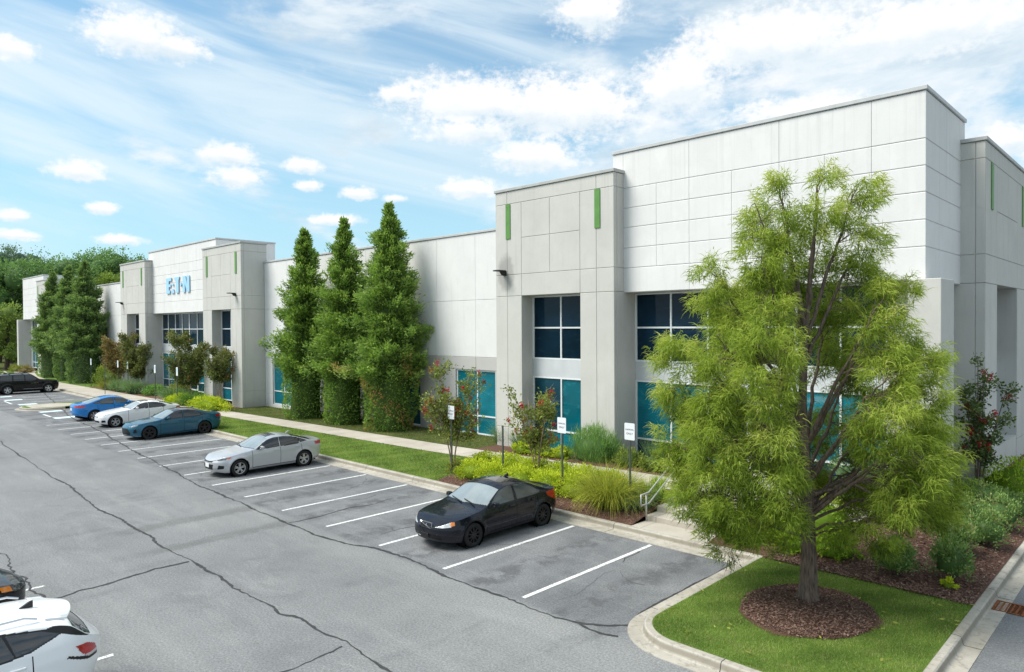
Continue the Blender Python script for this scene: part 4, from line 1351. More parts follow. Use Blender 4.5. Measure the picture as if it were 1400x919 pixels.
    for xa in (s['xf'], s['xr']):
        for sg in (1, -1):
            cxl = xa-L/2
            mb = MB()
            pr = [(R*.66, tw), (R*.93, tw), (R*.985, tw-.02), (R, tw-.05), (R, .05), (R*.985, .02), (R*.93, .0), (R*.80, -.006), (R*.67, .004), (R*.665, .03)]
            mb.lathe([(r, sg*(yo-hh)) for r, hh in pr], 36, 'y', (cxl, 0, R))
            wh = mb.build('wheel', mats['tyre'], t, smooth=True, world=False)
            rm = MB(); ns = s.get('spokes', 5); rr = R*.67
            yf = sg*(yo-.012)
            rm.lathe([(rr, sg*(yo-.004)), (rr*.93, sg*(yo-.012)), (rr*.90, sg*(yo-.05)), (rr*.88, sg*(yo-.12))], 36, 'y', (cxl, 0, R), 0)
            rm.lathe([(rr*.90, sg*(yo-.085)), (.001, sg*(yo-.085))], 36, 'y', (cxl, 0, R), 1)
            rm.lathe([(rr*.20, sg*(yo-.06)), (rr*.20, sg*(yo-.018)), (rr*.15, sg*(yo-.01)), (.001, sg*(yo-.01))], 18, 'y', (cxl, 0, R), 0)
            for j in range(ns):
                if s.get('twin'):
                    angs = (2*PI*j/ns-.17, 2*PI*j/ns+.17)
                else: angs = (2*PI*j/ns,)
                for a in angs:
                    ca, sa_ = math.cos(a+.3), math.sin(a+.3); ww = s.get('spw', .05)
                    pa, pb = rr*.14, rr*.94
                    vs = []
                    for rad_, wd, yy in ((pa, ww*.5, .014), (pb, ww*.42, .022)):
                        for e in (-1, 1):
                            vs.append((cxl+rad_*ca-e*wd*sa_, sg*(yo-yy), R+rad_*sa_+e*wd*ca))
                    for rad_, wd, yy in ((pa, ww*.6, .06), (pb, ww*.5, .06)):
                        for e in (-1, 1):
                            vs.append((cxl+rad_*ca-e*wd*sa_, sg*(yo-yy), R+rad_*sa_+e*wd*ca))
                    rm.add(vs, [(0, 1, 3, 2), (0, 2, 6, 4), (1, 5, 7, 3), (4, 6, 7, 5)], 0)
            rm.build('rim', [mats['rim'], mats['void']], wh, world=False)
    # dark wheel housings and floor pan
    mb = MB(); mb.box(.35-L/2, L-.35-L/2, -(hwm-.30), hwm-.30, .17, .62)
    for xa in (s['xf'], s['xr']):
        for sg in (1, -1):
            mb.lathe([(Ra+.005, sg*(hwm-.03)), (Ra+.005, sg*(hwm-.36)), (.01, sg*(hwm-.36))], 30, 'y', (xa-L/2, 0, zc))
    mb.build('underbody', mats['void'], t, world=False)
    # mirrors
    if s.get('mirror'):
        mx, mz, ml = s['mirror']
        for sg in (1, -1):
            yy = float(np.interp(mx, X, HW))*.93
            mb = MB()
            prof = [(-.085, .55), (-.05, .92), (.0, 1.0), (.05, .9), (.075, .6)]
            vs = []; fs_ = []; nn = 14
            for px, sc in prof:
                for j in range(nn):
                    a = 2*PI*j/nn
                    c_, s_ = math.cos(a), math.sin(a)
                    ex = lambda v, p: math.copysign(abs(v)**p, v)
                    vs.append((mx-L/2+px*.9, sg*(yy+.11+.105*sc*ex(c_, .6)), mz+.068*sc*ex(s_, .6)))
            for k in range(len(prof)-1):
                for j in range(nn): fs_.append((k*nn+j, k*nn+(j+1) % nn, (k+1)*nn+(j+1) % nn, (k+1)*nn+j))
            fs_.append(tuple(range(nn))); fs_.append(tuple((len(prof)-1)*nn+j for j in range(nn)))
            mb.add(vs, fs_)
            mb.bar((mx-L/2, sg*(yy-.03), mz-.05), (mx-L/2, sg*(yy+.10), mz-.03), .05, .03)
            mb.build('mirror', mats.get('mirrorm', mats['paint']), t, smooth=True, world=False, bevel=0)
    ex = s.get('extra')
    if ex: ex(t, mats, L, W)
    return t


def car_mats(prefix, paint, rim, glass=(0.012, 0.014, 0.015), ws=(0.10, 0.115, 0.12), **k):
    m = dict(CM)
    m['paint'] = paint; m['rim'] = rim
    m['glass'] = m_plain(prefix+"_glass", glass, 0.03, 0.75, 0, .25, 2.5, coat=.6)
    m['wsglass'] = m_plain(prefix+"_windshield", ws, 0.03, 1.0, 0, .18, 1.6, coat=1.0)  # pale base colour stands in for sky reflected in the windshield
    m['rglass'] = m_plain(prefix+"_rear_glass", k.get('rg', (0.02, 0.022, 0.025)), 0.03, 0.8, 0, .2, 2, coat=.6)
    m.update({a: b for a, b in k.items() if a != 'rg'})
    return m


CM = {}


def plate(x, z, w=.31, h=.155, face=-1, mat='plate'):
    def f(t, mats, L, W):
        mb = MB(); mb.box(x-L/2-.008, x-L/2+.008, -w/2, w/2, z-h/2, z+h/2, ch=.004); mb.build('number_plate', mats[mat], t, world=False)
    return f


def fin(x, z, mat='paint', ln=.17, ht=.06):
    def f(t, mats, L, W):
        mb = MB(); mb.prism([(x-L/2-ln/2, z-.02), (x-L/2+ln/2, z-.02), (x-L/2+ln/2, z+ht), (x-L/2+ln*.3, z+ht*.9)], lambda a, b, d: (a, d, b), -.022, .022)
        mb.build('antenna_fin', mats[mat], t, world=False)
    return f


def multi(*fs):
    def f(*a):
        for q in fs: q(*a)
    return f


def build_cars():
    CM.update(tyre=m_plain("tyre_rubber", (0.022, 0.022, 0.023), 0.85, 0.3, var=.2, scale=9), void=m_plain("wheel_void", (0.006, 0.006, 0.006), 0.9, 0.1),
              trim=m_plain("black_trim", (0.010, 0.010, 0.011), 0.35, 0.5), seam=m_plain("panel_gap", (0.012, 0.012, 0.012), 0.8, 0.1),
              grille=m_plain("grille_black", (0.009, 0.009, 0.010), 0.45, 0.4, var=.5, scale=60), lamp=m_plain("lamp_lens", (0.55, 0.57, 0.58), 0.08, 0.8, var=.35, scale=9, coat=1),
              amber=m_plain("amber_lens", (0.80, 0.24, 0.02), 0.12, 0.6, coat=1), tail=m_plain("red_lens", (0.42, 0.012, 0.016), 0.1, 0.6, var=.3, scale=12, coat=1),
              clear=m_plain("clear_lens", (0.55, 0.50, 0.50), 0.1, 0.6, coat=1), plate=m_plain("plate_white", (0.72, 0.73, 0.74), 0.5, 0.4),
              chrome=m_plain("chrome", (0.62, 0.63, 0.64), 0.15, 0.5, 1.0), strip=m_plain("pale_strip", (0.35, 0.36, 0.38), 0.3, 0.5),
              roofglass=m_plain("roof_glass", (0.02, 0.02, 0.022), 0.05, 0.6, coat=.5))
    alloy = m_plain("alloy_wheel", (0.46, 0.465, 0.47), 0.3, 0.5, 0.7); blackrim = m_plain("black_wheel", (0.014, 0.014, 0.015), 0.4, 0.5)

    # -- dark navy sedan, nose to the aisle
    paint = m_carpaint("paint_navy_black", (0.0055, 0.0065, 0.0135), 0.0, 0.22)
    L = 4.576
    sp = dict(L=L, W=1.804, R=.318, xf=.93, xr=3.645, cell=.022,
              top=[(0, .56), (.05, .67), (.30, .775), (.75, .86), (1.20, .925), (1.34, .965), (2.02, 1.345), (2.30, 1.415), (2.75, 1.43), (3.15, 1.385), (3.92, 1.085), (4.10, 1.045), (4.48, 1.02), (L, .95)],
              belt=[(0, .57), (.30, .72), (.9, .82), (1.4, .885), (2.6, .925), (3.9, .965), (L, .93)], sill=[(0, .24), (.5, .20), (1.5, .215), (3.2, .215), (4.1, .24), (L, .34)],
              sm=.12, tumble=.43, side=[.925, .965, 1.0, .995, .975, .945], front_r=1.0, nf=2.7, rear_r=.75, nr=2.8,
              lean=[(.55, .45, 'f'), (.80, .30, 'r')], tuck=[(.40, .35, 'f'), (.45, .5, 'r')],
              ws=(1.36, 2.06), rw=(3.05, 3.90), bow=.17,
              win=[[(1.52, .93), (2.02, 1.275), (2.36, 1.335), (2.52, 1.335), (2.50, .955)], [(2.60, .955), (2.60, 1.335), (3.00, 1.315), (3.38, 1.15), (3.52, 1.02), (3.44, .975)], [(3.50, .985), (3.58, 1.03), (3.46, 1.10)]],
              doors=[(1.42, 2.53), (2.55, 3.42)], seams=[1.41, 2.54, 3.43], doorz=.29, seamz=.93, trim=.018,
              front=[('headlight', [(.38, .60), (.42, .715), (.62, .735), (.80, .735), (.83, .625), (.60, .60)]), ('indicator', [(.80, .64), (.80, .735), (.92, .74), (.925, .66)]),
                     ('grille', [(-.1, .535), (-.1, .70), (.25, .70), (.28, .62), (.22, .535)]), ('intake', [(-.1, .30), (-.1, .42), (.50, .42), (.55, .30)])],
              rear=[('tail_light', [(.60, .66), (.60, .98), (1.40, .955), (1.34, .84), (1.05, .70), (.9, .66)])],
              sidepoly=[('sill_strip', [(1.3, .475), (3.30, .515), (3.30, .535), (1.3, .495)])],
              mirror=(1.68, .985, 0), spokes=10, spw=.038, twin=False)
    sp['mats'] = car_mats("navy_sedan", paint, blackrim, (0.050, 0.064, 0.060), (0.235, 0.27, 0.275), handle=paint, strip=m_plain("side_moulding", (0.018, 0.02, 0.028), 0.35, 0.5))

    def volvo_extra(t, mats, L, W):
        mb = MB()
        for a, b in (((-.25, .70), (.25, .70)), ((.25, .70), (.22, .53)), ((.22, .53), (-.22, .53)), ((-.22, .53), (-.25, .70))):
            mb.bar((.045-L/2, a[0], a[1]), (.045-L/2, b[0], b[1]), .02, .02, up=(1, 0, 0))
        mb.bar((.02-L/2, .22, .69), (.03-L/2, -.22, .54), .018, .016, up=(1, 0, 0))
        mb.lathe([(.045, -.01), (.045, .012), (.03, .016), (.001, .016)], 18, 'x', (.025-L/2, 0, .615)); mb.build('badge', mats['chrome'], t, world=False)
        for sg in (1, -1):
            f = MB(); f.lathe([(.05, .0), (.05, -.02), (.04, -.03), (.001, -.03)], 18, 'x', (.285-L/2, sg*.62, .36)); f.build('fog_light', mats['clear'], t, world=False)
        for y0, y1 in ((.02, .55), (-.50, .05)):
            w = MB(); w.bar((1.30-L/2, y0, .985), (1.44-L/2, y1, 1.03), .022, .018); w.build('wiper', mats['trim'], t, world=False)
        multi(plate(-.005, .36, .30, .13, mat='trim'), fin(3.0, 1.42, 'trim', .2, .07))(t, mats, L, W)
    sp['extra'] = volvo_extra
    sp['roofpanel'] = [('sunroof', 2.33, 2.80, .42)]
    build_car("sedan", "black sedan with black wheels parked nose out beside the yellow green shrub bed", (-4.14, 1.61+L/2-.93, 0), PI/2, sp)

    # -- silver fastback sedan
    paint = m_carpaint("paint_silver", (0.50, 0.515, 0.535), 0.45, 0.30)
    L = 4.673
    base = dict(L=L, W=1.80, R=.328, xf=.90, xr=3.635, cell=.024,
                top=[(0, .62), (.05, .72), (.30, .81), (.85, .90), (1.28, .96), (1.40, .99), (2.10, 1.345), (2.40, 1.405), (2.80, 1.41), (3.30, 1.345), (4.05, 1.10), (4.25, 1.075), (4.55, 1.075), (L, 1.0)],
                belt=[(0, .62), (.30, .745), (.9, .85), (1.4, .905), (2.6, .945), (3.8, 1.0), (L, .97)], sill=[(0, .25), (.4, .19), (1.5, .20), (3.2, .20), (4.1, .24), (L, .36)],
                sm=.13, tumble=.50, side=[.92, .965, .985, 1.0, .99, .945], front_r=.95, nf=2.5, rear_r=.75, nr=2.7,
                lean=[(.60, .5, 'f'), (.90, .35, 'r')], tuck=[(.40, .3, 'f'), (.5, .5, 'r')],
                ws=(1.42, 2.13), rw=(3.18, 4.05), bow=.15,
                win=[[(1.60, .955), (2.10, 1.275), (2.38, 1.325), (2.56, 1.328), (2.55, .98)], [(2.63, .98), (2.63, 1.328), (2.98, 1.31), (3.40, 1.20), (3.43, 1.03), (3.36, 1.0)], [(3.47, 1.035), (3.46, 1.18), (3.76, 1.065)]],
                doors=[(1.42, 2.585), (2.605, 3.52)], seams=[1.41, 2.595, 3.53], doorz=.28, seamz=.95, trim=.02,
                front=[('headlight', [(.42, .665), (.45, .735), (.80, .765), (.98, .775), (.95, .70), (.70, .665)]), ('indicator', [(.98, .72), (.99, .775), (1.15, .79), (1.10, .73)]),
                       ('grille', [(-.1, .60), (-.1, .70), (.40, .715), (.42, .655), (.35, .60)]), ('intake', [(-.1, .31), (-.1, .52), (.42, .52), (.36, .31)]), ('intake', [(.60, .34), (.66, .50), (.88, .47), (.86, .36)])],
                rear=[('tail_light', [(.45, .86), (.45, .97), (1.15, .985), (1.12, .86)])],
                mirror=(1.78, 1.02, 0), spokes=5, spw=.042, twin=True)
    sp = dict(base); sp['roofpanel'] = [('sunroof', 2.18, 2.62, .40)]
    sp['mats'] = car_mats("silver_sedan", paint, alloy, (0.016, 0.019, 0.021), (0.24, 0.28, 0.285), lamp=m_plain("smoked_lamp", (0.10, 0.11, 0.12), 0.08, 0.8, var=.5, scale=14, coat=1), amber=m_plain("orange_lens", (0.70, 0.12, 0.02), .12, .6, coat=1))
    sp['extra'] = multi(plate(.0, .47), fin(3.35, 1.37), lambda t, m, L, W: MB().bar((1.36-L/2, .05, 1.0), (1.50-L/2, .55, 1.05), .022, .018).build('wiper', m['trim'], t, world=False))
    build_car("sedan", "silver sedan with black sunroof and two tone alloy wheels parked by the lawn", (-17.2, 1.39+L/2-.90, 0), PI/2, sp)

    # -- teal blue sedan
    paint = m_carpaint("paint_teal", (0.0, 0.085, 0.150), 0.15, 0.26)
    L = 4.92
    sp = dict(base); sp.update(L=L, W=1.84, R=.343, xf=.97, xr=3.795, cell=.028,
              top=[(0, .62), (.05, .74), (.30, .83), (.85, .92), (1.36, .98), (1.50, 1.01), (2.22, 1.375), (2.55, 1.44), (3.0, 1.445), (3.5, 1.37), (4.30, 1.115), (4.5, 1.085), (4.8, 1.075), (L, 1.0)],
              belt=[(0, .62), (.30, .77), (.9, .86), (1.5, .925), (2.7, .965), (4.0, 1.03), (L, .98)], sill=[(0, .24), (.4, .19), (1.5, .20), (3.2, .20), (4.3, .24), (L, .36)],
              ws=(1.52, 2.25), rw=(3.4, 4.28), doors=[(1.52, 2.70), (2.72, 3.66)], seams=[1.51, 2.71, 3.67],
              win=[[(1.72, .975), (2.22, 1.30), (2.5, 1.355), (2.66, 1.36), (2.65, 1.0)], [(2.74, 1.0), (2.74, 1.36), (3.1, 1.345), (3.55, 1.21), (3.60, 1.06), (3.52, 1.02)], [(3.64, 1.06), (3.62, 1.18), (3.88, 1.09)]],
              front=[('headlight', [(.45, .70), (.48, .76), (.85, .80), (1.02, .82), (1.0, .76), (.75, .70)]), ('intake', [(-.1, .30), (-.1, .62), (.46, .62), (.62, .40), (.60, .30)]), ('intake', [(.78, .40), (.80, .56), (.92, .60), (.95, .40)])],
              rear=[('tail_light', [(.45, .86), (.45, .97), (1.15, 1.0), (1.12, .86)])], mirror=(1.9, 1.045, 0), spokes=5, twin=True, spw=.04)
    blk = m_plain("black_roof_paint", (0.008, 0.008, 0.009), 0.25, 0.5, coat=1)
    sp['mats'] = car_mats("teal_sedan", paint, blackrim, (0.014, 0.017, 0.018), (0.20, 0.24, 0.25), roofglass=blk, lamp=m_plain("slim_lamp", (0.30, 0.33, 0.36), 0.08, .8, var=.4, scale=14, coat=1))
    sp['roofpanel'] = [('sunroof', 2.26, 3.40, 1.0)]
    sp['extra'] = fin(3.45, 1.41)
    build_car("sedan", "teal blue sedan with black roof and black wheels parked next to the white coupe", (-29.46, 2.26+L/2-.97, 0), PI/2, sp)

    # -- white four door coupe
    paint = m_carpaint("paint_white", (0.78, 0.79, 0.80), 0.0, 0.30)
    L = 4.64
    sp = dict(base); sp.update(L=L, W=1.83, R=.335, xf=.79, xr=3.60, cell=.03,
              top=[(0, .62), (.05, .74), (.25, .82), (.85, .92), (1.40, .99), (1.55, 1.02), (2.20, 1.34), (2.5, 1.395), (2.9, 1.395), (3.4, 1.33), (4.15, 1.09), (4.3, 1.065), (4.55, 1.05), (L, .98)],
              ws=(1.56, 2.22), rw=(3.3, 4.12), doors=[(1.5, 2.62), (2.64, 3.44)], seams=[1.49, 2.63, 3.45],
              win=[[(1.78, .985), (2.20, 1.265), (2.45, 1.315), (2.60, 1.318), (2.59, 1.0)], [(2.67, 1.0), (2.67, 1.318), (2.98, 1.305), (3.42, 1.19), (3.62, 1.07), (3.52, 1.015)]],
              front=[('headlight', [(.42, .64), (.44, .73), (.78, .76), (.86, .75), (.82, .66)]), ('grille', [(.03, .60), (.03, .73), (.33, .73), (.36, .66), (.32, .60)]), ('intake', [(-.1, .28), (-.1, .40), (.40, .42), (.42, .28)]), ('intake', [(.58, .30), (.62, .44), (.84, .44), (.86, .32)])],
              rear=[('tail_light', [(.45, .82), (.45, .94), (1.05, .96), (1.02, .82)])], mirror=(1.95, 1.04, 0), twin=True)
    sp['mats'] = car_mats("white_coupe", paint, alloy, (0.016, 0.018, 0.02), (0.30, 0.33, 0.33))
    sp['roofpanel'] = [('sunroof', 2.3, 2.75, .42)]
    sp['extra'] = fin(3.4, 1.36)
    build_car("coupe", "white four door coupe parked between the bright blue and the teal cars", (-35.80, 2.55+L/2-.79, 0), PI/2, sp)

    # -- bright blue sedan parked nose in
    paint = m_carpaint("paint_blue", (0.002, 0.18, 0.52), 0.1, 0.26)
    L = 4.87
    sp = dict(base); sp.update(L=L, W=1.85, R=.335, xf=.96, xr=3.81, cell=.03,
              top=[(0, .62), (.05, .74), (.30, .83), (.85, .93), (1.34, 1.0), (1.46, 1.03), (2.20, 1.40), (2.5, 1.47), (2.95, 1.475), (3.45, 1.40), (4.30, 1.13), (4.5, 1.10), (4.78, 1.09), (L, 1.0)],
              belt=[(0, .62), (.30, .77), (.9, .87), (1.5, .94), (2.7, .98), (4.0, 1.04), (L, .98)],
              ws=(1.48, 2.22), rw=(3.40, 4.28), doors=[(1.5, 2.68), (2.70, 3.62)], seams=[1.49, 2.69, 3.63],
              win=[[(1.70, .99), (2.20, 1.33), (2.48, 1.385), (2.64, 1.39), (2.63, 1.015)], [(2.72, 1.015), (2.72, 1.39), (3.1, 1.37), (3.50, 1.23), (3.54, 1.06), (3.46, 1.03)], [(3.6, 1.065), (3.58, 1.20), (3.92, 1.09)]],
              rear=[('tail_light', [(.48, .87), (.48, .985), (1.18, 1.03), (1.16, .89), (.8, .86)])], mirror=(1.88, 1.06, 0), twin=False, spokes=7, spw=.06)
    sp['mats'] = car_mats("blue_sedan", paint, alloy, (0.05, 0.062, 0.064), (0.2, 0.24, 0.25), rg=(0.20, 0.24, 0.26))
    sp['extra'] = multi(plate(L+.0, .74, .31, .15))
    build_car("sedan", "bright blue sedan parked nose in, its rear facing the aisle", (-40.0, 2.62+(3.81-L/2), 0), -PI/2, sp)

    # -- black SUV parked nose in, far left
    paint = m_carpaint("paint_black", (0.006, 0.006, 0.007), 0.0, 0.22)
    L = 5.12
    suv = dict(L=L, W=1.98, R=.385, xf=.95, xr=4.02, cell=.03,
               top=[(0, .80), (.04, 1.02), (.25, 1.09), (.9, 1.14), (1.35, 1.18), (1.48, 1.21), (2.08, 1.68), (2.35, 1.76), (3.2, 1.79), (4.3, 1.76), (4.75, 1.70), (5.0, 1.25), (L, 1.0)],
               belt=[(0, .8), (.25, .98), (.9, 1.06), (1.5, 1.11), (3.0, 1.14), (4.6, 1.16), (L, 1.0)], sill=[(0, .34), (.4, .28), (1.5, .32), (3.5, .32), (4.4, .32), (L, .46)],
               sm=.10, tumble=.30, side=[.95, .975, .99, 1.0, .99, .965], front_r=.6, nf=2.8, rear_r=.5, nr=3.2, lean=[(.9, .15, 'f')], tuck=[(.5, .35, 'f'), (.6, .3, 'r')],
               ws=(1.50, 2.12), rw=(4.76, 4.98), bow=.10,
               win=[[(1.72, 1.16), (2.12, 1.60), (2.35, 1.665), (2.68, 1.675), (2.68, 1.17)], [(2.76, 1.17), (2.76, 1.675), (3.55, 1.68), (3.58, 1.19)], [(3.68, 1.20), (3.66, 1.68), (4.45, 1.64), (4.62, 1.22)]],
               doors=[(1.5, 2.71), (2.73, 3.80)], seams=[1.49, 2.72, 3.81], doorz=.42, seamz=1.14,
               front=[('headlight', [(.52, .93), (.52, 1.03), (.95, 1.06), (.95, .95)]), ('grille', [(-.1, .84), (-.1, 1.02), (.48, 1.02), (.48, .88)]), ('intake', [(-.1, .45), (-.1, .62), (.8, .62), (.8, .48)])],
               rear=[('tail_light', [(.5, 1.0), (.5, 1.12), (1.15, 1.14), (1.15, 1.02)])], mirror=(1.85, 1.22, 0), spokes=5, twin=True, spw=.05,
               sidepoly=[('sill_strip', [(1.3, .40), (3.7, .40), (3.7, .43), (1.3, .43)]), ('badge', [(1.72, .90), (2.28, .90), (2.28, .93), (1.72, .93)])])
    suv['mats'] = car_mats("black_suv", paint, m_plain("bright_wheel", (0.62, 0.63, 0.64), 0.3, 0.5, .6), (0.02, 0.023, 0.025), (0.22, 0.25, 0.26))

    def rails(t, mats, L, W):
        for sg in (1, -1):
            mb = MB(); mb.tube([(2.35-L/2, sg*.66, 1.76), (2.5-L/2, sg*.66, 1.83), (4.2-L/2, sg*.66, 1.83), (4.35-L/2, sg*.66, 1.77)], .022, 8); mb.build('roof_rail', mats['trim'], t, world=False)
        for xx in (2.75, 3.75):
            mb = MB(); mb.box(xx-L/2-.04, xx-L/2+.04, -.66, .66, 1.835, 1.87, ch=.01); mb.build('roof_bar', mats['trim'], t, world=False)
    suv['extra'] = rails
    build_car("suv", "large black suv with roof bars and bright wheels parked nose in at the left edge", (-65.5, 2.78+(4.02-L/2), 0), -PI/2, suv)

    # -- pale car beyond the SUV, only a corner of the roof shows
    sp = dict(base); sp['cell'] = .05
    sp['mats'] = car_mats("pale_car", m_carpaint("paint_pale", (0.62, 0.65, 0.68), 0.2, 0.3), alloy)
    build_car("sedan", "pale sedan mostly hidden behind the large black suv", (-73.4, 3.6, 0), -PI/2, sp)

    # -- white crossover, bottom left, tail to the aisle
    paint = m_carpaint("paint_pearl", (0.80, 0.81, 0.82), 0.0, 0.30)
    L = 4.66
    cx = dict(L=L, W=1.865, R=.36, xf=.90, xr=3.66, cell=.016,
              top=[(0, .72), (.05, .90), (.3, .98), (1.0, 1.06), (1.3, 1.10), (1.42, 1.13), (2.05, 1.51), (2.35, 1.585), (2.9, 1.605), (3.6, 1.575), (4.00, 1.52), (4.14, 1.47), (4.38, 1.24), (4.54, 1.10), (L, .96)],
              belt=[(0, .72), (.3, .9), (1.4, 1.02), (2.8, 1.06), (3.7, 1.12), (4.1, 1.17), (4.45, 1.10), (L, .95)], sill=[(0, .30), (.4, .24), (1.5, .26), (3.5, .26), (4.2, .30), (L, .45)],
              sm=.08, tumble=.46, side=[.93, .965, .985, 1.0, .995, .955], front_r=.7, nf=2.6, rear_r=.72, nr=2.35, crown=.085, lean=[(.9, .1, 'f')], tuck=[(.5, .3, 'f'), (.75, .32, 'r')],
              ws=(1.45, 2.08), rw=(4.16, 4.44), bow=.10,
              win=[[(1.66, 1.075), (2.08, 1.42), (2.4, 1.49), (2.62, 1.50), (2.62, 1.10)], [(2.70, 1.105), (2.70, 1.50), (3.30, 1.475), (3.42, 1.18)], [(3.44, 1.185), (3.34, 1.47), (3.78, 1.415), (3.98, 1.34), (3.62, 1.21)]],
              doors=[(1.46, 2.655), (2.675, 3.62)], seams=[1.45, 2.665, 3.63], doorz=.36, seamz=1.14,
              front=[('headlight', [(.5, .80), (.5, .9), (.95, .94), (.95, .82)]), ('grille', [(-.1, .62), (-.1, .82), (.46, .82), (.46, .62)])],
              rear=[('tail_light', [(.70, .92), (.74, 1.0), (.92, 1.085), (1.10, 1.10), (1.04, .99), (.96, .93)]), ('reverse', [(.70, .88), (.70, .925), (.88, .925), (1.0, .94), (.90, .887)]),
                    ('bumper_trim', [(.68, .880), (.90, .885), (1.00, .92), (1.20, 1.0), (1.23, .975), (1.03, .885), (.90, .845), (.68, .840)])],
              trimpoly=[[(3.98, 1.34), (3.76, 1.425), (4.15, 1.47), (4.48, 1.16), (4.34, 1.18)]],
              mirror=(1.9, 1.15, 0), spokes=5, twin=True)
    cx['mats'] = car_mats("white_crossover", paint, alloy, (0.030, 0.034, 0.038), (0.2, 0.23, 0.24), rg=(0.06, 0.065, 0.07))

    def cx_extra(t, mats, L, W):
        # roof spoiler
        n = 15; ys = np.linspace(-.60, .60, n); V = []; F = []
        for k, y in enumerate(ys):
            e = (y/.60)**2
            x1 = 4.30-.20*e
            zt = 1.525-.05*e
            V += [(3.86-L/2, y*.98, zt+.055-.02*e), (4.05-L/2, y, zt+.022-.02*e), (x1-L/2, y, zt-.03-.03*e), (x1-.02-L/2, y, zt-.06-.03*e), (3.9-L/2, y*.98, zt-.05-.02*e)]
        for k in range(n-1):
            for j in range(5): F.append((k*5+j, k*5+(j+1) % 5, (k+1)*5+(j+1) % 5, (k+1)*5+j))
        mb = MB(); mb.add(V, F+[(0, 1, 2, 3, 4), tuple((n-1)*5+j for j in (4, 3, 2, 1, 0))]); mb.build('spoiler', mats['paint'], t, smooth=False, world=False, bevel=.012)
        for sg in (1, -1):
            mb = MB(); mb.tube([(2.3-L/2, sg*.60, 1.572), (2.4-L/2, sg*.60, 1.612), (3.6-L/2, sg*.58, 1.598), (3.75-L/2, sg*.58, 1.545)], .016, 8); mb.build('roof_rail', mats['chrome'], t, world=False)
        fin(3.72, 1.575, 'trim', .2, .075)(t, mats, L, W)
        # fuel door outline
        mb = MB()
        yy = W/2*.993
        pts = [(3.98+.11*math.copysign(abs(math.cos(a))**.55, math.cos(a)), .93+.10*math.copysign(abs(math.sin(a))**.55, math.sin(a))) for a in np.linspace(0, 2*PI, 33)]
        mb.tube([(p[0]-L/2, yy-.004-.09*max(0, p[0]-3.95)**1.0*.6, p[1]) for p in pts], .004, 5); mb.build('fuel_door', mats['seam'], t, world=False)
        mb = MB(); mb.bar((4.20-L/2, -.30, 1.40), (4.36-L/2, .25, 1.22), .018, .016); mb.build('wiper', mats['trim'], t, world=False)
    cx['extra'] = cx_extra
    build_car("crossover", "white crossover with a roof spoiler and red tail lamp at the near left corner", (-2.48, -7.42-L/2, 0), PI/2, cx)

    # -- black car nose out, bottom left
    paint = m_carpaint("paint_black_car", (0.007, 0.008, 0.012), 0.0, 0.22)
    sp = dict(base); sp['cell'] = .018
    sp['front'] = [('headlight', [(.42, .63), (.46, .77), (.85, .83), (1.15, .86), (1.10, .72), (.8, .63)]), ('indicator', [(.86, .66), (.90, .76), (1.12, .79), (1.08, .69)]),
                   ('grille', [(-.1, .56), (-.1, .72), (.38, .73), (.40, .64), (.35, .56)]), ('intake', [(-.1, .28), (-.1, .48), (.42, .5), (.46, .28)])]
    sp['mats'] = car_mats("black_car", paint, alloy, (.015, .016, .018), (.22, .25, .26), lamp=m_plain("dark_lamp", (0.06, 0.065, 0.075), .06, .8, var=.5, scale=14, coat=1))
    sp['extra'] = plate(.02, .40, .31, .14)
    build_car("sedan", "nose of a black car with an amber lamp behind the white crossover", (-7.12, -7.46-base['L']/2, 0), -PI/2, sp)
# ------------------------------------------------------------------ plants
def unit(v): return v/(np.linalg.norm(v, axis=-1, keepdims=True)+1e-9)


def leaves(C, D, ln, wd, r=rng, bend=0.0):
    """rhombic leaves at C (n,3) along D with length ln and width wd -> V, F"""
    n = len(C); ln = np.broadcast_to(ln, (n,))[:, None]; wd = np.broadcast_to(wd, (n,))[:, None]
    D = unit(D)
    s = unit(np.cross(D, unit(r.normal(0, 1, (n, 3)))))
    up = np.cross(s, D)
    m = C+D*ln*.5+up*ln*bend
    V = np.stack([C, m+s*wd*.5, C+D*ln, m-s*wd*.5], 1).reshape(-1, 3)
    return V, np.arange(4*n).reshape(n, 4)


def strips(C, D, ln, wd, droop, r=rng, seg=2):
    """tapering strips bending down, from C along D -> V, F (quads)"""
    n = len(C); ln = np.broadcast_to(ln, (n,))[:, None]; wd = np.broadcast_to(wd, (n,))[:, None]
    droop = np.broadcast_to(droop, (n,))[:, None]
    D = unit(D); s = unit(np.cross(D, unit(r.normal(0, 1, (n, 3)))))
    P = []; c = C.copy(); d = D.copy()
    for k in range(seg+1):
        w = wd*(1-k/(seg+.25))*.5
        P += [c-s*w, c+s*w]
        c = c+d*ln/seg; d = unit(d+np.array([0, 0, -1.0])*droop)
    V = np.stack(P, 1); k = 2*(seg+1)
    F = np.concatenate([np.stack([np.arange(n)*k+2*j, np.arange(n)*k+2*j+1, np.arange(n)*k+2*j+3, np.arange(n)*k+2*j+2], 1) for j in range(seg)])
    return V.reshape(-1, 3), F


def cat(parts):
    V = []; F = []; T = []; b = 0
    for v, f, t in parts:
        V.append(v); F.append(f+b); T.append(np.broadcast_to(t, (len(f),)) if not hasattr(t, '__len__') else t); b += len(v)
    return np.concatenate(V), np.concatenate(F), np.concatenate(T)


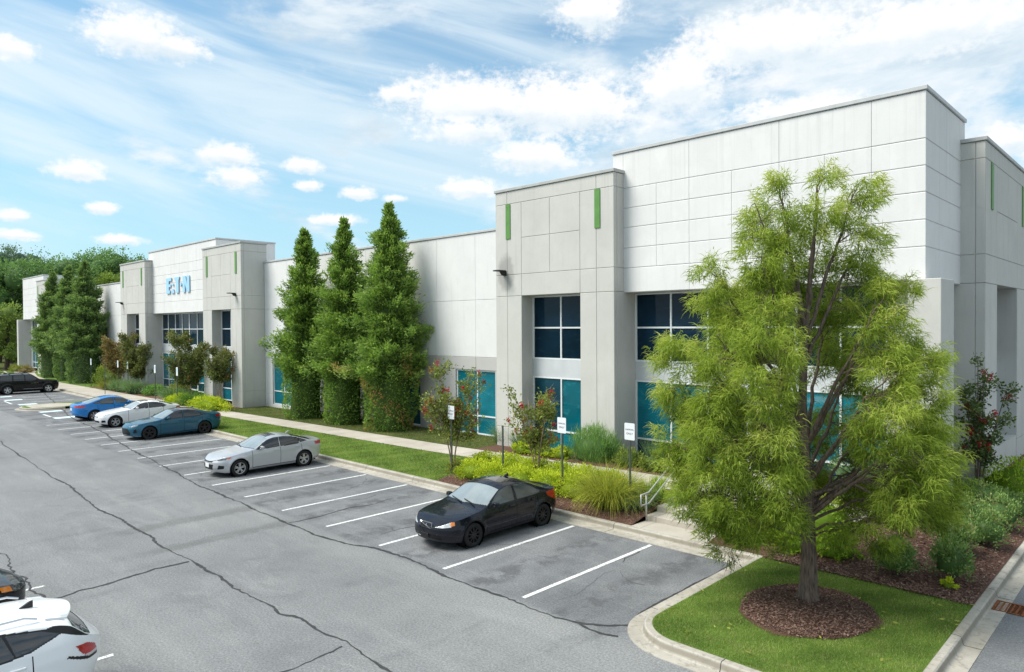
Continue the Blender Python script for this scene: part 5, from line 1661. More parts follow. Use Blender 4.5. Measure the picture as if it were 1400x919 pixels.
def core(mb_prof, c, n=14, seed=0, wob=.18):
    """dark knobbly inner mass so that crowns are not see-through in the middle"""
    r = np.random.default_rng(seed)
    vs = []; fs = []
    for k, (rd, h) in enumerate(mb_prof):
        for j in range(n):
            a = 2*PI*j/n
            q = rd*(1+wob*r.normal())
            vs.append((c[0]+q*math.cos(a), c[1]+q*math.sin(a), c[2]+h))
    for k in range(len(mb_prof)-1):
        for j in range(n): fs.append((k*n+j, k*n+(j+1) % n, (k+1)*n+(j+1) % n, (k+1)*n+j))
    return np.array(vs), np.array(fs)


def finish(name, parts, mat, parent, org):
    V, F, T = cat(parts)
    return np_mesh(name, V-np.array(org), F, mat, parent, tint=np.clip(T, 0, 1))


# -- the feathery tree on the island
def bald_cypress(x, y, z, H, label):
    r = np.random.default_rng(5)
    t = thing("cypress_tree", (x, y, z), label, "tree")
    o = np.array([x, y, z])
    rt = np.array([.719, .695, 0]); bk = np.array([-.695, .719, 0])     # crown is lopsided along rt
    W = lambda u, b, h: o+rt*u+bk*b+np.array([0, 0, h])
    wood = MB()
    trunk = [(0, 0, -.1), (0, 0, .25), (.01, .0, .8), (.0, .03, 1.5), (-.03, .02, 2.1), (-.06, 0, 2.7), (-.10, .05, 4.0), (-.04, .05, 5.6), (.10, 0, 7.0), (.17, 0, 8.3)]
    wood.tube([W(*p) for p in trunk], [.225, .185, .155, .14, .135, .115, .085, .06, .035, .012], 12)
    for a in (0.3, 1.5, 2.9, 4.2, 5.3):
        wood.tube([W(.17*math.cos(a), .17*math.sin(a), -.08), W(.10*math.cos(a), .10*math.sin(a), .35), W(.05*math.cos(a), .05*math.sin(a), .9)], [.10, .075, .05], 7)
    # plumes: (sideways, depth, top height, length, radius); each hangs from its own ascending limb
    pl = [(-.60, .1, 8.62, 1.6, .50), (.16, -.2, 8.60, 1.2, .42), (1.02, .0, 8.42, 1.7, .50), (1.33, .2, 7.6, 1.9, .48), (-1.10, -.1, 8.0, 1.7, .48), (-.2, .9, 8.0, 1.8, .5), (.5, .9, 7.5, 1.8, .5),
          (-2.02, .0, 6.85, 1.5, .48), (-1.15, -.6, 6.9, 1.8, .52), (-1.55, .5, 6.3, 1.6, .5), (1.90, .1, 6.25, 1.7, .46), (1.25, -.7, 6.3, 1.6, .5), (.95, 1.2, 6.2, 1.8, .55), (-.5, 1.5, 6.4, 1.9, .6),
          (-2.72, .0, 5.35, 1.5, .52), (-2.1, -.9, 5.4, 1.6, .55), (-1.4, -1.5, 5.6, 1.5, .52), (2.42, .1, 5.05, 1.6, .5), (1.85, -.8, 5.0, 1.7, .55), (.9, -1.4, 4.75, 1.7, .55), (1.6, 1.3, 4.9, 1.8, .6), (-1.5, 1.6, 5.0, 1.8, .6), (.2, 2.1, 5.0, 1.9, .6),
          (-2.88, .1, 4.2, 1.4, .52), (-2.45, -1.0, 4.1, 1.5, .58), (-1.5, -1.9, 4.15, 1.5, .55), (2.75, .0, 3.75, 1.5, .52), (2.3, -1.0, 3.7, 1.6, .58), (1.5, -1.8, 3.5, 1.5, .55), (2.1, 1.5, 3.6, 1.7, .6), (-2.2, 1.6, 3.7, 1.7, .6), (-.5, 2.5, 3.7, 1.8, .6), (.9, 2.4, 3.5, 1.8, .6),
          (-2.85, -.1, 3.2, 1.25, .50), (-2.2, -1.1, 3.1, 1.25, .50), (-1.2, -1.6, 3.05, 1.1, .46), (2.7, .1, 2.95, 1.2, .50), (2.2, -.9, 2.9, 1.2, .50), (1.9, 1.2, 2.7, 1.2, .5), (-2.3, 1.1, 2.6, 1.2, .5), (-2.45, -.1, 2.3, 1.0, .46), (-1.6, -.9, 2.15, .9, .42), (-2.0, .3, 1.75, .75, .42), (1.05, -1.0, 1.95, .75, .38), (-.75, -1.0, 2.1, .85, .36), (2.1, .4, 2.2, .9, .46), (.55, -.5, 1.6, .5, .30), (.6, 1.9, 2.4, 1.2, .5), (-1.2, 1.9, 2.3, 1.2, .5)]
    pl = [(u*(1.0 if h > 4.6 else .92), b*(1.0 if h > 4.6 else .85), h, ln, R*.93) for u, b, h, ln, R in pl]
    C = []; Dv = []; Tn = []; Sz = []
    for k, (u, b, h, ln, R) in enumerate(pl):
        ht = max(1.35, h*.50-.1) if h > 3 else max(1.25, h*.72)
        if h > 7.4: ht = h*.62
        tx = np.interp(ht, [p[2] for p in trunk], [p[0] for p in trunk])
        P = np.array([(tx, 0, ht), (tx+(u-tx)*.35, b*.35, ht+(h-ht)*.38), (tx+(u-tx)*.74, b*.74, ht+(h-ht)*.76), (u, b, h-.05)])
        f = np.linspace(0, 3, 16); Q = np.stack([np.interp(f, range(4), P[:, j]) for j in range(3)], 1); Q[1:-1] = (Q[:-2]+2*Q[1:-1]+Q[2:])/4
        Q[2:-1] += r.normal(0, .018, (13, 3))
        QW = np.array([W(*q) for q in Q])
        wood.tube(QW, np.linspace(min(.075, .022+.0075*np.linalg.norm(P[3]-P[0])), .007, 16), 7)
        # each plume is built of feathery clumps stacked down its outside
        for q_ in range(int(22*(R/.5)*(ln/1.5))):
            s = r.random()**.85
            rr = R*(.25+.92*math.sqrt(s))*(1-.35*max(0, s-.72)/.28)
            a = r.uniform(0, 2*PI); q = rr*r.uniform(.45, 1.02)
            cu = u*(1-.12*s)+q*math.cos(a); cb = b*(1-.12*s)+q*math.sin(a)
            c0 = W(cu, cb, max(.8, h-s*ln+r.normal(0, .06)))
            j = int(np.clip(15-s*9+r.normal(0, 1), 4, 15))
            mid = (QW[j]+c0)/2+np.array([0, 0, .08]); wood.tube([QW[j], mid, c0], [.010, .007, .003], 4, cap=False)
            d = rt*math.cos(a)+bk*math.sin(a)
            out = (c0-o)*np.array([1, 1, 0]); out = out/(np.linalg.norm(out)+1e-6)
            tc = .50+.16*(.6-s)+.16*(q/R-.6)+.12*np.clip((h-2)/6, 0, 1)+r.normal(0, .09)-.14*(np.hypot(cu, cb) < .9*(h < 6))  # shading put into the tint: lighter tops and outsides, darker low and inside
            cr_ = r.uniform(.12, .21)
            for m in range(6):
                e = unit(r.normal(0, 1, 3)); p = c0+e*cr_*np.array([1, 1, .7])+d*.03
                C.append(p); Dv.append(d*.5+out*.35+e*.6); Sz.append(r.uniform(.75, 1.2)); Tn.append(tc+.16*e[2]+.08*float(e@out)+r.normal(0, .03))
    C = np.array(C); Dv = unit(np.array(Dv)); Tn = np.array(Tn); size = np.array(Sz); m = len(C)
    parts = []
    for j in range(32):
        th = r.uniform(0, 2*PI, m)
        hor = np.stack([np.cos(th), np.sin(th), np.zeros(m)], 1)
        sp = (r.uniform(0, 1, m)**.7)[:, None]
        P = C+hor*.09*size[:, None]*sp+Dv*r.uniform(-.08, .10, (m, 1))+np.array([0, 0, 1.0])*(r.uniform(-.12, .12, m)*size)[:, None]
        D = unit(hor*r.uniform(.2, .8, (m, 1))+Dv*r.uniform(.1, .7, (m, 1))+np.array([0, 0, 1.0])*r.uniform(-.75, .45, (m, 1)))
        v, fc = strips(P, D, r.uniform(.09, .20, m)*size, r.uniform(.011, .020, m), r.uniform(.35, 1.1, m), r, 2)
        t0 = Tn+r.normal(0, .07, m)+.10*D[:, 2]
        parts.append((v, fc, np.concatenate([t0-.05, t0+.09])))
    wood.build("trunk", M['bark_cypress'], t)
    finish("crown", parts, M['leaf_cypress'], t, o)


# -- tall clipped-foot conifers
def conifer(x, y, z, H, label, seed, wide=1.0, brown=.0, dens=1.0, mat='leaf_conifer', group="tall pointed conifers along the facade", leaf=1.0, clip=.27):
    r = np.random.default_rng(seed)
    t = thing("conifer_tree", (x, y, z), label, "tree", group)
    o = np.array([x, y, z])
    hf = np.array([0, .04, .17, clip-.03, clip, .33, .40, .50, .60, .70, .79, .87, .94, 1.0]); rf = np.array([1.16, 1.30, 1.42, 1.46, 1.80, 1.95, 1.75, 1.58, 1.40, 1.15, .84, .54, .28, .02])*wide
    lop = r.uniform(0, 6.28); am = r.uniform(.05, .12)
    env = lambda h, a: np.interp(h/H, hf, rf)*(1+am*np.cos(a-lop)+.10*np.sin(3*a+h*1.9+seed)+.07*np.sin(5*a-h*3.1))
    mb = MB(); mb.tube([o+np.array((0, 0, -.1)), o+np.array((0, 0, H*.5)), o+np.array((.03, .02, H*.97))], [.2*wide, .11*wide, .02], 8); mb.build("trunk", M['bark'], t)
    parts = []
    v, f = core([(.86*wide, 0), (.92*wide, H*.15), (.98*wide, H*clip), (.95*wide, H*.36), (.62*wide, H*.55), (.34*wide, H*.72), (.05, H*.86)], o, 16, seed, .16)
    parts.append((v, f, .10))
    # lower sheared part: small dense leaves
    n = int(5200*dens)
    h = r.uniform(0, 1, n)*H*clip; a = r.uniform(0, 2*PI, n); q = env(np.minimum(h, H*(clip-.03)), a)*(1-np.abs(r.normal(0, .05, n)))*.98
    C = o+np.stack([q*np.cos(a), q*np.sin(a), h], 1); D = np.stack([np.cos(a), np.sin(a), r.uniform(-.5, .9, n)], 1)+r.normal(0, .6, (n, 3))
    v, f = leaves(C, D, r.uniform(.09, .16, n)*leaf, r.uniform(.04, .075, n)*leaf, r)
    lump = np.sin(a*7+h*5)*np.sin(h*9-a*4)
    dn = .40+.16*lump+r.normal(0, .12, n)
    parts.append((v, f, np.where((brown > 0) & (np.sin(a*2+h*2.2) > .55) & (r.random(n) < .6), 1.0, np.minimum(dn, .8))))
    # upper free growth: bough tips in irregular tiers, each a fan of flat sprays
    nb = int(640*dens*wide)
    hb = H*(clip-.015+(1.0-clip)*r.uniform(0, 1, nb)**1.35)
    ab = r.uniform(0, 2*PI, nb)
    tier = .97+.21*np.sin(hb*4.6+ab*1.0+seed)
    Rb = env(hb, ab)*r.uniform(.62, 1.08, nb)*np.where(r.random(nb) < .20, r.uniform(1.15, 1.42, nb), 1)*tier
    for k in range(nb):
        R0 = Rb[k]; hh = hb[k]; a = ab[k]
        tip = o+np.array([R0*math.cos(a), R0*math.sin(a), min(hh, H)])
        d0 = np.array([math.cos(a), math.sin(a), .25+.9*(hh/H)])
        nn = int(70*(.60+.6*min(1, R0)))
        sz = (.10+.29*min(1.2, R0))*r.uniform(.7, 1.2)
        back = r.uniform(0, 1, nn)**.8
        C = tip-unit(d0)*sz*2.1*back[:, None]+r.normal(0, 1, (nn, 3))*sz*(.20+.42*back[:, None])*np.array([1, 1, .75])
        D = d0*.9+r.normal(0, .55, (nn, 3))+np.array([0, 0, -.15])
        v, f = leaves(C, D, r.uniform(.13, .27, nn)*leaf, r.uniform(.040, .080, nn)*leaf, r, .08)
        tt = .64-.35*back+r.normal(0, .09, nn)+r.normal(0, .10)+.10*(hh/H-.4)+.14*np.clip((C[:, 2]-tip[2])/sz, -1, 1)  # tint paints shade into bough interiors and light onto their tops
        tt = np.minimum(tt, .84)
        if brown and .25 < hh/H < .36 and abs(math.sin(a*1.5)) < .35 and r.random() < .5: tt = tt*.2+.85
        parts.append((v, f, tt))
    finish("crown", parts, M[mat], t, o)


# -- crape myrtles
def crape(x, y, z, H, Wd, label, seed, mat='leaf_crape', flowers=26, dens=1.0, bare=0, group="crape myrtles along the building", bark='bark_crape', lo=.42, leaf=1.0):
    r = np.random.default_rng(seed)
    t = thing("crape_myrtle", (x, y, z), label, "tree", group)
    o = np.array([x, y, z])
    wood = MB(); twigs = []
    ns = 4 if Wd > .9 else 3
    for k in range(ns):
        a = k*2*PI/ns+r.uniform(-.5, .5); sp = Wd*r.uniform(.45, .9)
        top = H*r.uniform(.62, .90)
        P = [o+np.array((.05*math.cos(a), .05*math.sin(a), -.05)), o+np.array((.10*sp*math.cos(a), .10*sp*math.sin(a), H*.15)), o+np.array((.35*sp*math.cos(a+.1), .35*sp*math.sin(a+.1), H*.38)), o+np.array((.75*sp*math.cos(a+.2), .75*sp*math.sin(a+.2), top))]
        u = np.linspace(0, 3, 12); P = np.array(P); Q = np.stack([np.interp(u, range(4), P[:, j]) for j in range(3)], 1); Q[1:-1] = (Q[:-2]+2*Q[1:-1]+Q[2:])/4
        wood.tube(Q, np.linspace(.034, .010, 12), 7)
        for m in range(int(15*dens)):
            f = r.uniform(lo, 1)
            p = np.array([np.interp(f*11, range(12), Q[:, j]) for j in range(3)])
            b = r.uniform(0, 2*PI); L = r.uniform(.25, .62)*Wd*(1.15-.4*f)
            d = unit(np.array([math.cos(b), math.sin(b), r.uniform(.35, 1.5)]))
            e = p+d*L
            if e[2]-o[2] > H: e[2] = o[2]+H-r.uniform(0, .15)
            mid = (p+e)/2+np.array([0, 0, -.04])
            wood.tube([p, mid, e], [.010, .007, .003], 5, cap=False)
            twigs.append((p, mid, e))
    nbare = bare
    parts = []; fl = []
    for k, (p, m, e) in enumerate(twigs):
        if nbare and k % max(2, int(len(twigs)/nbare)) == 0: continue
        nn = int(r.integers(42, 74)*dens)
        f = r.uniform(.25, 1.08, nn)[:, None]
        C = p+(e-p)*f+r.normal(0, .085, (nn, 3))*(.7+Wd*.3)
        D = (e-p)/np.linalg.norm(e-p)*.5+r.normal(0, .7, (nn, 3))
        v, fc = leaves(C, D, r.uniform(.08, .14, nn)*leaf, r.uniform(.045, .075, nn)*leaf, r)
        q = np.linalg.norm((C-o)*np.array([1, 1, .25]), axis=1)
        parts.append((v, fc, .42+r.normal(0, .15, nn)+r.normal(0, .10)+.10*np.clip(q-.4, -.5, .6)))  # inner leaves tinted darker as painted crown shade
        if r.random() < .8: fl.append(e)
    wood.build("trunk", M[bark], t, True)
    finish("crown", parts, M[mat], t, o)
    r.shuffle(fl)
    for e in fl[:flowers]:
        nn = 44; s = r.uniform(.05, .08)
        C = np.array(e)+np.array([0, 0, .05])+r.normal(0, 1, (nn, 3))*s*np.array([.6, .6, .9])
        v, fc = leaves(C, r.normal(0, 1, (nn, 3)), .05, .045, r)
        finish("flower", [(v, fc, r.uniform(.1, .95, nn))], M['flower'], t, o)


# -- broad trees of the far wood
def broad_tree(x, y, H, Wd, label, seed, mat='leaf_wood', group="trees of the wood behind the warehouse", n0=2400, leaf=.5):
    r = np.random.default_rng(seed)
    t = thing("woodland_tree", (x, y, 0), label, "tree", group)
    o = np.array([x, y, 0.0])
    mb = MB(); mb.tube([o, o+np.array((.1, .2, H*.35)), o+np.array((0, .1, H*.8))], [.35, .25, .06], 7)
    parts = []
    nl = 13
    lob = []
    for k in range(nl):
        h = H*r.uniform(.22, .88); f = math.sin(PI*np.clip((h/H-.10)/.98, .05, .98))**.7
        a = k*2.4+r.uniform(-.4, .4); q = Wd*f*r.uniform(.25, .70)
        lob.append((o+np.array([q*math.cos(a), q*math.sin(a), h]), Wd*r.uniform(.30, .48)))
        mb.tube([o+np.array((0, 0, h*.6)), lob[-1][0]], [.09, .03], 5, cap=False)
    lob.append((o+np.array([0, 0, H*.88]), Wd*.34))
    for c, q in lob:
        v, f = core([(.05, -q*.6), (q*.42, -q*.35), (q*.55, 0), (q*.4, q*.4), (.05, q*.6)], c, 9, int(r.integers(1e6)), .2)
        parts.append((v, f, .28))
        n = int(n0/nl)
        for s in range(max(6, n//26)):
            d = unit(r.normal(0, 1, 3)); d[2] = abs(d[2])*.9-.25
            cc = c+unit(d)*q*r.uniform(.72, 1.12); nn = 26
            C = cc+r.normal(0, 1, (nn, 3))*q*.17
            v, f = leaves(C, unit(d)*.6+r.normal(0, .7, (nn, 3)), r.uniform(.5, 1.0, nn)*leaf, r.uniform(.3, .6, nn)*leaf, r)
            parts.append((v, f, .30+.30*unit(d)[2]+r.normal(0, .10, nn)+r.normal(0, .09)+.10*(cc[2]/H-.5)))  # painted light: leaves on lobe tops get a lighter tint
    mb.build("trunk", M['bark'], t)
    finish("crown", parts, M[mat], t, o)


# -- shrubs
def shrub(name, label, x, y, rx, ry, h, mat, seed, n=900, leaf=(.06, .11), wd=.5, group=None, cat_="shrub", up=.5, z=None, corez=True, leggy=0.0, spiky=0.0):
    r = np.random.default_rng(seed)
    z = g(x, y) if z is None else z
    t = thing(name, (x, y, z), label, cat_, group); o = np.array([x, y, z])
    parts = []
    z0 = leggy*h
    if corez:
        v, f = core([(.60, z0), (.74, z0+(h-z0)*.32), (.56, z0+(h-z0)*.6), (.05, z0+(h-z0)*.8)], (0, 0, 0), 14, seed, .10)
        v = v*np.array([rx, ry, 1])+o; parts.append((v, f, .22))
    nc = max(10, n//22)
    for k in range(nc):
        a = r.uniform(0, 2*PI); e = r.uniform(.0, 1)**.75
        b = math.asin(e)
        d = np.array([math.cos(a)*math.cos(b), math.sin(a)*math.cos(b), math.sin(b)])
        c = o+np.array([rx*d[0], ry*d[1], z0+(h-z0)*d[2]])*r.uniform(.82, 1.05)
        nn = 22
        C = c+r.normal(0, 1, (nn, 3))*np.array([rx, ry, h*.6])*.13
        C[:, 2] = np.maximum(C[:, 2], z+.01)
        D = d*.7+np.array([0, 0, up])+r.normal(0, .55, (nn, 3))
        if spiky:
            v, f = strips(C, d*.35+np.array([0, 0, 1.0])+r.normal(0, .35, (nn, 3)), r.uniform(leaf[0], leaf[1], nn), leaf[1]*wd*.4, .12, r, 1)
        else: v, f = leaves(C, D, r.uniform(leaf[0], leaf[1], nn), r.uniform(leaf[0], leaf[1], nn)*wd, r, .06)
        parts.append((v, f, .50+.26*d[2]+r.normal(0, .12, nn)+r.normal(0, .10)))  # tint rises towards the top as painted light and shade
    if leggy:
        mb = MB()
        for k in range(7):
            a = r.uniform(0, 2*PI); mb.tube([o+np.array((.05*math.cos(a), .05*math.sin(a), -.03)), o+np.array((rx*.5*math.cos(a), ry*.5*math.sin(a), h*.6))], [.012, .006], 5, cap=False)
        mb.build("stem", M['bark'], t)
    finish("foliage", parts, M[mat], t, o)
    return t


def tuft(name, label, x, y, rx, h, mat, seed, n=600, wd=.012, spread=.7, group=None, droop=.35, cat_="ornamental grass", ry=None, z=None):
    r = np.random.default_rng(seed)
    z = g(x, y) if z is None else z
    o = np.array([x, y, z]); ry = ry or rx
    t = thing(name, (x, y, z), label, cat_, group)
    a = r.uniform(0, 2*PI, n); q = np.sqrt(r.random(n))*.45
    C = o+np.stack([q*rx*np.cos(a), q*ry*np.sin(a), np.full(n, -.02)], 1)
    ln = h*r.uniform(.75, 1.25, n)
    D = np.stack([np.cos(a)*rx*spread*r.uniform(.1, 1.1, n), np.sin(a)*ry*spread*r.uniform(.1, 1.1, n), np.full(n, h)], 1)+r.normal(0, .12*h, (n, 3))
    v, f = strips(C, D, ln, r.uniform(.7, 1.3, n)*wd, droop*r.uniform(.5, 1.5, n), r, 5)
    k = np.repeat(np.linspace(-.20, .16, 5), n)
    finish("foliage", [(v, f, np.tile(.5+r.normal(0, .16, n), 5)+k)], M[mat], t, o)
    return t


def grass_blades(name, samp, n, h, mat, zf, w=.007):
    r = np.random.default_rng(n)
    P = np.array([samp(r) for _ in range(n)]); z = np.array([zf(a, b) for a, b in P])
    C = np.c_[P, z-.01]
    D = np.c_[r.normal(0, .45, (n, 2)), np.ones(n)]
    v, f = strips(C, D, h*r.uniform(.6, 1.35, n), w*r.uniform(.7, 1.4, n), .25, r, 2)
    lo = .45+.26*np.sin(P[:, 0]*2.1+P[:, 1]*1.3)*np.sin(P[:, 1]*2.7-P[:, 0]*.8)+.12*np.sin(P[:, 0]*6.3-P[:, 1]*5.1)+r.normal(0, .18, n)
    lo = np.where(r.random(n) < .06, 1.0, lo)
    o = np_mesh(name, v, f, M[mat], tint=np.clip(np.tile(lo, 2), 0, 1)); o["kind"] = "stuff"


def build_plants():
    M['bark'] = m_bark("bark", (0.085, 0.065, 0.05)); M['bark_cypress'] = m_bark("bark_cypress", (0.15, 0.115, 0.092)); M['bark_crape'] = m_bark("bark_crape", (0.34, 0.25, 0.18))
    M['leaf_cypress'] = m_leaf("leaf_cypress", (0.065, 0.110, 0.016), (0.265, 0.375, 0.044), (0.49, 0.58, 0.11), .50, .6, (0.66, 0.63, 0.21))
    M['leaf_conifer'] = m_leaf("leaf_conifer", (0.065, 0.115, 0.026), (0.230, 0.385, 0.075), (0.42, 0.57, 0.15), .40, .6, (0.42, 0.24, 0.09))
    M['leaf_conifer_far'] = m_leaf("leaf_conifer_far", (0.080, 0.130, 0.055), (0.215, 0.345, 0.11), (0.38, 0.52, 0.19), .40, .6)
    M['leaf_crape'] = m_leaf("leaf_crape", (0.069, 0.080, 0.019), (0.219, 0.265, 0.055), (0.356, 0.438, 0.092), .3, .5, (0.460, 0.184, 0.069))
    M['leaf_crape_green'] = m_leaf("leaf_crape_green", (0.027, 0.053, 0.014), (0.105, 0.158, 0.044), (0.201, 0.271, 0.088), .3, .5, (0.280, 0.140, 0.053))
    M['leaf_crape_red'] = m_leaf("leaf_crape_red", (0.085, 0.063, 0.026), (0.255, 0.188, 0.073), (0.329, 0.304, 0.100), .3, .5, (0.414, 0.188, 0.090))
    M['leaf_crape_olive'] = m_leaf("leaf_crape_olive", (0.060, 0.077, 0.025), (0.174, 0.196, 0.061), (0.250, 0.311, 0.085), .3, .5, (0.350, 0.196, 0.075))
    M['flower'] = m_leaf("flower_red", (0.25, 0.006, 0.02), (0.50, 0.015, 0.04), (0.72, 0.05, 0.08), .25, .6)
    M['leaf_wood'] = m_leaf("leaf_wood", (0.063, 0.118, 0.049), (0.164, 0.302, 0.094), (0.319, 0.509, 0.154), .3, .7)
    M['leaf_wood_blue'] = m_leaf("leaf_wood_blue", (0.078, 0.124, 0.099), (0.145, 0.230, 0.157), (0.231, 0.345, 0.214), .3, .7)  # distance haze mixed into the leaf colour, paler and bluer
    M['leaf_wood_light'] = m_leaf("leaf_wood_light", (0.068, 0.108, 0.027), (0.231, 0.329, 0.066), (0.413, 0.530, 0.123), .3, .7)
    M['leaf_spirea'] = m_leaf("leaf_spirea", (0.091, 0.155, 0.011), (0.366, 0.496, 0.025), (0.734, 0.800, 0.065), .35, .6)
    M['leaf_lime'] = m_leaf("leaf_lime", (0.070, 0.133, 0.011), (0.252, 0.420, 0.025), (0.504, 0.644, 0.070), .35, .6)
    M['leaf_hedge'] = m_leaf("leaf_hedge", (0.040, 0.070, 0.013), (0.170, 0.250, 0.040), (0.340, 0.420, 0.070), .3, .6)
    M['leaf_green'] = m_leaf("leaf_green", (0.036, 0.080, 0.016), (0.130, 0.270, 0.060), (0.280, 0.480, 0.120), .3, .6)
    M['leaf_nandina'] = m_leaf("leaf_nandina", (0.040, 0.080, 0.022), (0.140, 0.250, 0.065), (0.28, 0.42, 0.13), .3, .5, (0.42, 0.36, 0.16))
    M['leaf_bluegrass'] = m_leaf("leaf_bluegrass", (0.052, 0.103, 0.052), (0.172, 0.293, 0.129), (0.345, 0.483, 0.207), .3, .6)
    M['leaf_yellowgrass'] = m_leaf("leaf_yellowgrass", (0.068, 0.095, 0.014), (0.338, 0.392, 0.047), (0.702, 0.675, 0.135), .4, .6)
    M['leaf_olive'] = m_leaf("leaf_olive", (0.064, 0.081, 0.016), (0.241, 0.274, 0.048), (0.435, 0.435, 0.081), .35, .6)
    M['blade'] = m_leaf("blade", (0.090, 0.145, 0.028), (0.215, 0.335, 0.060), (0.390, 0.490, 0.115), .35, .6, (0.52, 0.46, 0.22))
    M['blade_dull'] = m_leaf("grass_blade_dull", (0.091, 0.127, 0.033), (0.182, 0.237, 0.064), (0.328, 0.328, 0.127), .3, .6)

    bald_cypress(4.66, 3.42, .22, 8.65, "feathery light green cypress with drooping sprays standing in the round mulch ring")
    for i, (x, H, s, b, lab) in enumerate(((-28.6, 11.65, 31, .0, "leftmost of the three tall pointed conifers beside the silver sedan"),
                                           (-24.3, 11.75, 32, .0, "middle one of the three tall pointed conifers beside the silver sedan"),
                                           (-20.0, 12.0, 33, 1.0, "right hand tall conifer with browned clipped foot next to the red flowering tree"))):
        conifer(x, 11.25, g(x, 11.2), H, lab, s, (.93, .90, .98)[i], b)
    for i, (x, H, s, w, lab) in enumerate(((-85.2, 12.4, 41, 1.0, "leftmost far conifer at the end of the walk behind the suv"),
                                           (-78.2, 12.6, 42, 1.0, "middle far conifer behind the suv in the row of three"),
                                           (-72.4, 12.7, 43, 1.2, "far conifer nearest the round hedge and red leaved tree"))):
        conifer(x, 11.0, .13, H, lab, s, w, 0, .8, 'leaf_conifer_far', "tall conifers at the far end of the facade", 1.35)

    crape(-10.2, 6.95, g(-10.2, 7), 4.55, 1.75, "crape myrtle with red flowers and thin bare trunks between lawn and yellow shrubs", 51, flowers=38, dens=1.25)
    crape(-6.3, 7.45, g(-6.2, 7.4), 3.8, 1.35, "smaller crape myrtle with a single pale trunk and some bare grey twigs by the walk", 53, flowers=20, dens=1.1, bare=14)
    crape(5.55, 14.3, .5, 4.75, 1.15, "dark leaved crape myrtle with deep red flowers at the right corner of the building", 55, 'leaf_crape_green', flowers=22, dens=1.1, bare=8, bark='bark_cypress')
    crape(-61.6, 10.9, .15, 5.9, 2.7, "red brown leaved crape myrtle beside the far trimmed hedge", 57, 'leaf_crape_red', 0, 2.0, leaf=1.5)
    crape(-56.6, 10.9, .15, 5.4, 2.2, "dark olive crape myrtle right of the red brown one", 58, 'leaf_crape_olive', 2, 1.9, leaf=1.5)
    crape(-44.7, 10.5, .15, 5.7, 2.3, "broad bronze green crape myrtle in front of the entrance window wall", 59, 'leaf_crape_olive', 14, 2.2, leaf=1.4)
    crape(-38.9, 10.4, .15, 5.6, 1.9, "slender crape myrtle with bare pale stems in front of the grey tower", 60, 'leaf_crape_olive', 9, 1.5, bare=12, leaf=1.35, lo=.55)

    # wood behind the far end
    kinds = (('leaf_wood', "broad mid green tree"), ('leaf_wood_blue', "hazy blue green tree"), ('leaf_wood_light', "pale yellow green tree"))
    spots = [(-172.2, 21.5, 23.3, 8, 1, "at the left edge of the skyline"), (-178.9, 26.2, 24.1, 8, 1, "forming the tallest hump of the left skyline"), (-165.7, 27.8, 21.2, 6.5, 1, "on the falling side of the left skyline hump"),
             (-141.4, 20.7, 18.7, 6.5, 0, "below the left skyline hump, beside the white end block"), (-132.2, 15.7, 17.0, 6.5, 0, "large one under the left skyline"), (-151.7, 27.4, 19.8, 6.5, 0, "in the dip above the white end block"),
             (-147.2, 29.0, 20.4, 6.5, 0, "just left of the far conifer tips"), (-159.0, 34.3, 22.1, 6.5, 0, "directly behind the far conifer tips"), (-162.6, 37.8, 23.6, 7, 0, "highest right of the far conifer tips"), (-154.5, 38.6, 23.0, 7, 0, "left of the far grey tower"),
             (-157.1, 43.1, 21.4, 6, 1, "dark one touching the far grey tower"), (-135.7, 31.7, 16.3, 5, 2, "peeping over the low wall by the far tower"), (-111.0, 11.2, 8.9, 4.0, 2, "in front at the left edge of the lot"), (-119, 8.5, 11.5, 5, 0, "low at the very left edge of the lot"),
             (-123.8, 15.4, 5.6, 3.6, 2, "smallest one beside the end column"), (-135.5, 22.3, 13.5, 5.5, 0, "between the end block and the wood edge"), (-163.4, 16.1, 21.0, 8, 0, "partly cut by the left picture edge"), (-140.0, 15.5, 12.5, 6, 0, "middle height one under the left skyline"), (-160.7, 46.5, 21.2, 5, 1, "narrow one right of the dark top by the tower")]
    for i, (x, y, H, w, k, pos) in enumerate(spots):
        broad_tree(x, y, H, w, kinds[k][1]+" "+pos, 70+i, kinds[k][0], n0=6500 if H > 15 else 4200, leaf=.55 if H > 15 else .40)

    # yellow green shrub bed behind the kerb
    k = 0
    rr = np.random.default_rng(3)
    row = [(-9.0, 7.55, .62, .55), (-8.55, 6.6, .72, .62), (-7.75, 7.5, .8, .62), (-7.35, 6.5, .8, .66), (-6.6, 7.6, .75, .6), (-6.2, 6.55, .78, .66), (-5.35, 7.55, .75, .6), (-5.0, 6.6, .75, .66), (-4.25, 7.5, .72, .6), (-3.85, 6.7, .75, .68), (-3.3, 7.6, .6, .58)]
    words = ["at the left end of the bed, back row", "at the left end of the bed by the mulch corner", "second in the back row", "second in the front row, behind the black sedan's roof", "third in the back row by the pale trunk", "behind the roof of the black sedan", "fourth in the back row, right of the pale trunk", "behind the boot of the black sedan", "in the back row left of the tall yellow grass", "in front of the carpool sign by the tail lamp", "in the back row touching the tall yellow grass"]
    for (x, y, q, h), w in zip(row, words):
        shrub("spirea_bush", "low yellow green spirea "+w, x, y, q*.98, q*.85, h, 'leaf_spirea', 100+k, 2100, (.05, .095), .5, "yellow green spirea shrubs behind the kerb"); k += 1
    shrub("spirea_bush", "sparse reddish yellow spirea at the mulch corner next to the lawn", -9.75, 6.75, .4, .4, .38, 'leaf_olive', 120, 420, (.05, .09), .5, "yellow green spirea shrubs behind the kerb")
    tuft("ornamental_grass", "tall arching yellow green grass clump at the left of the steps", -2.45, 6.5, 1.1, 1.4, 'leaf_yellowgrass', 130, 2200, .016, .8, None, .42)
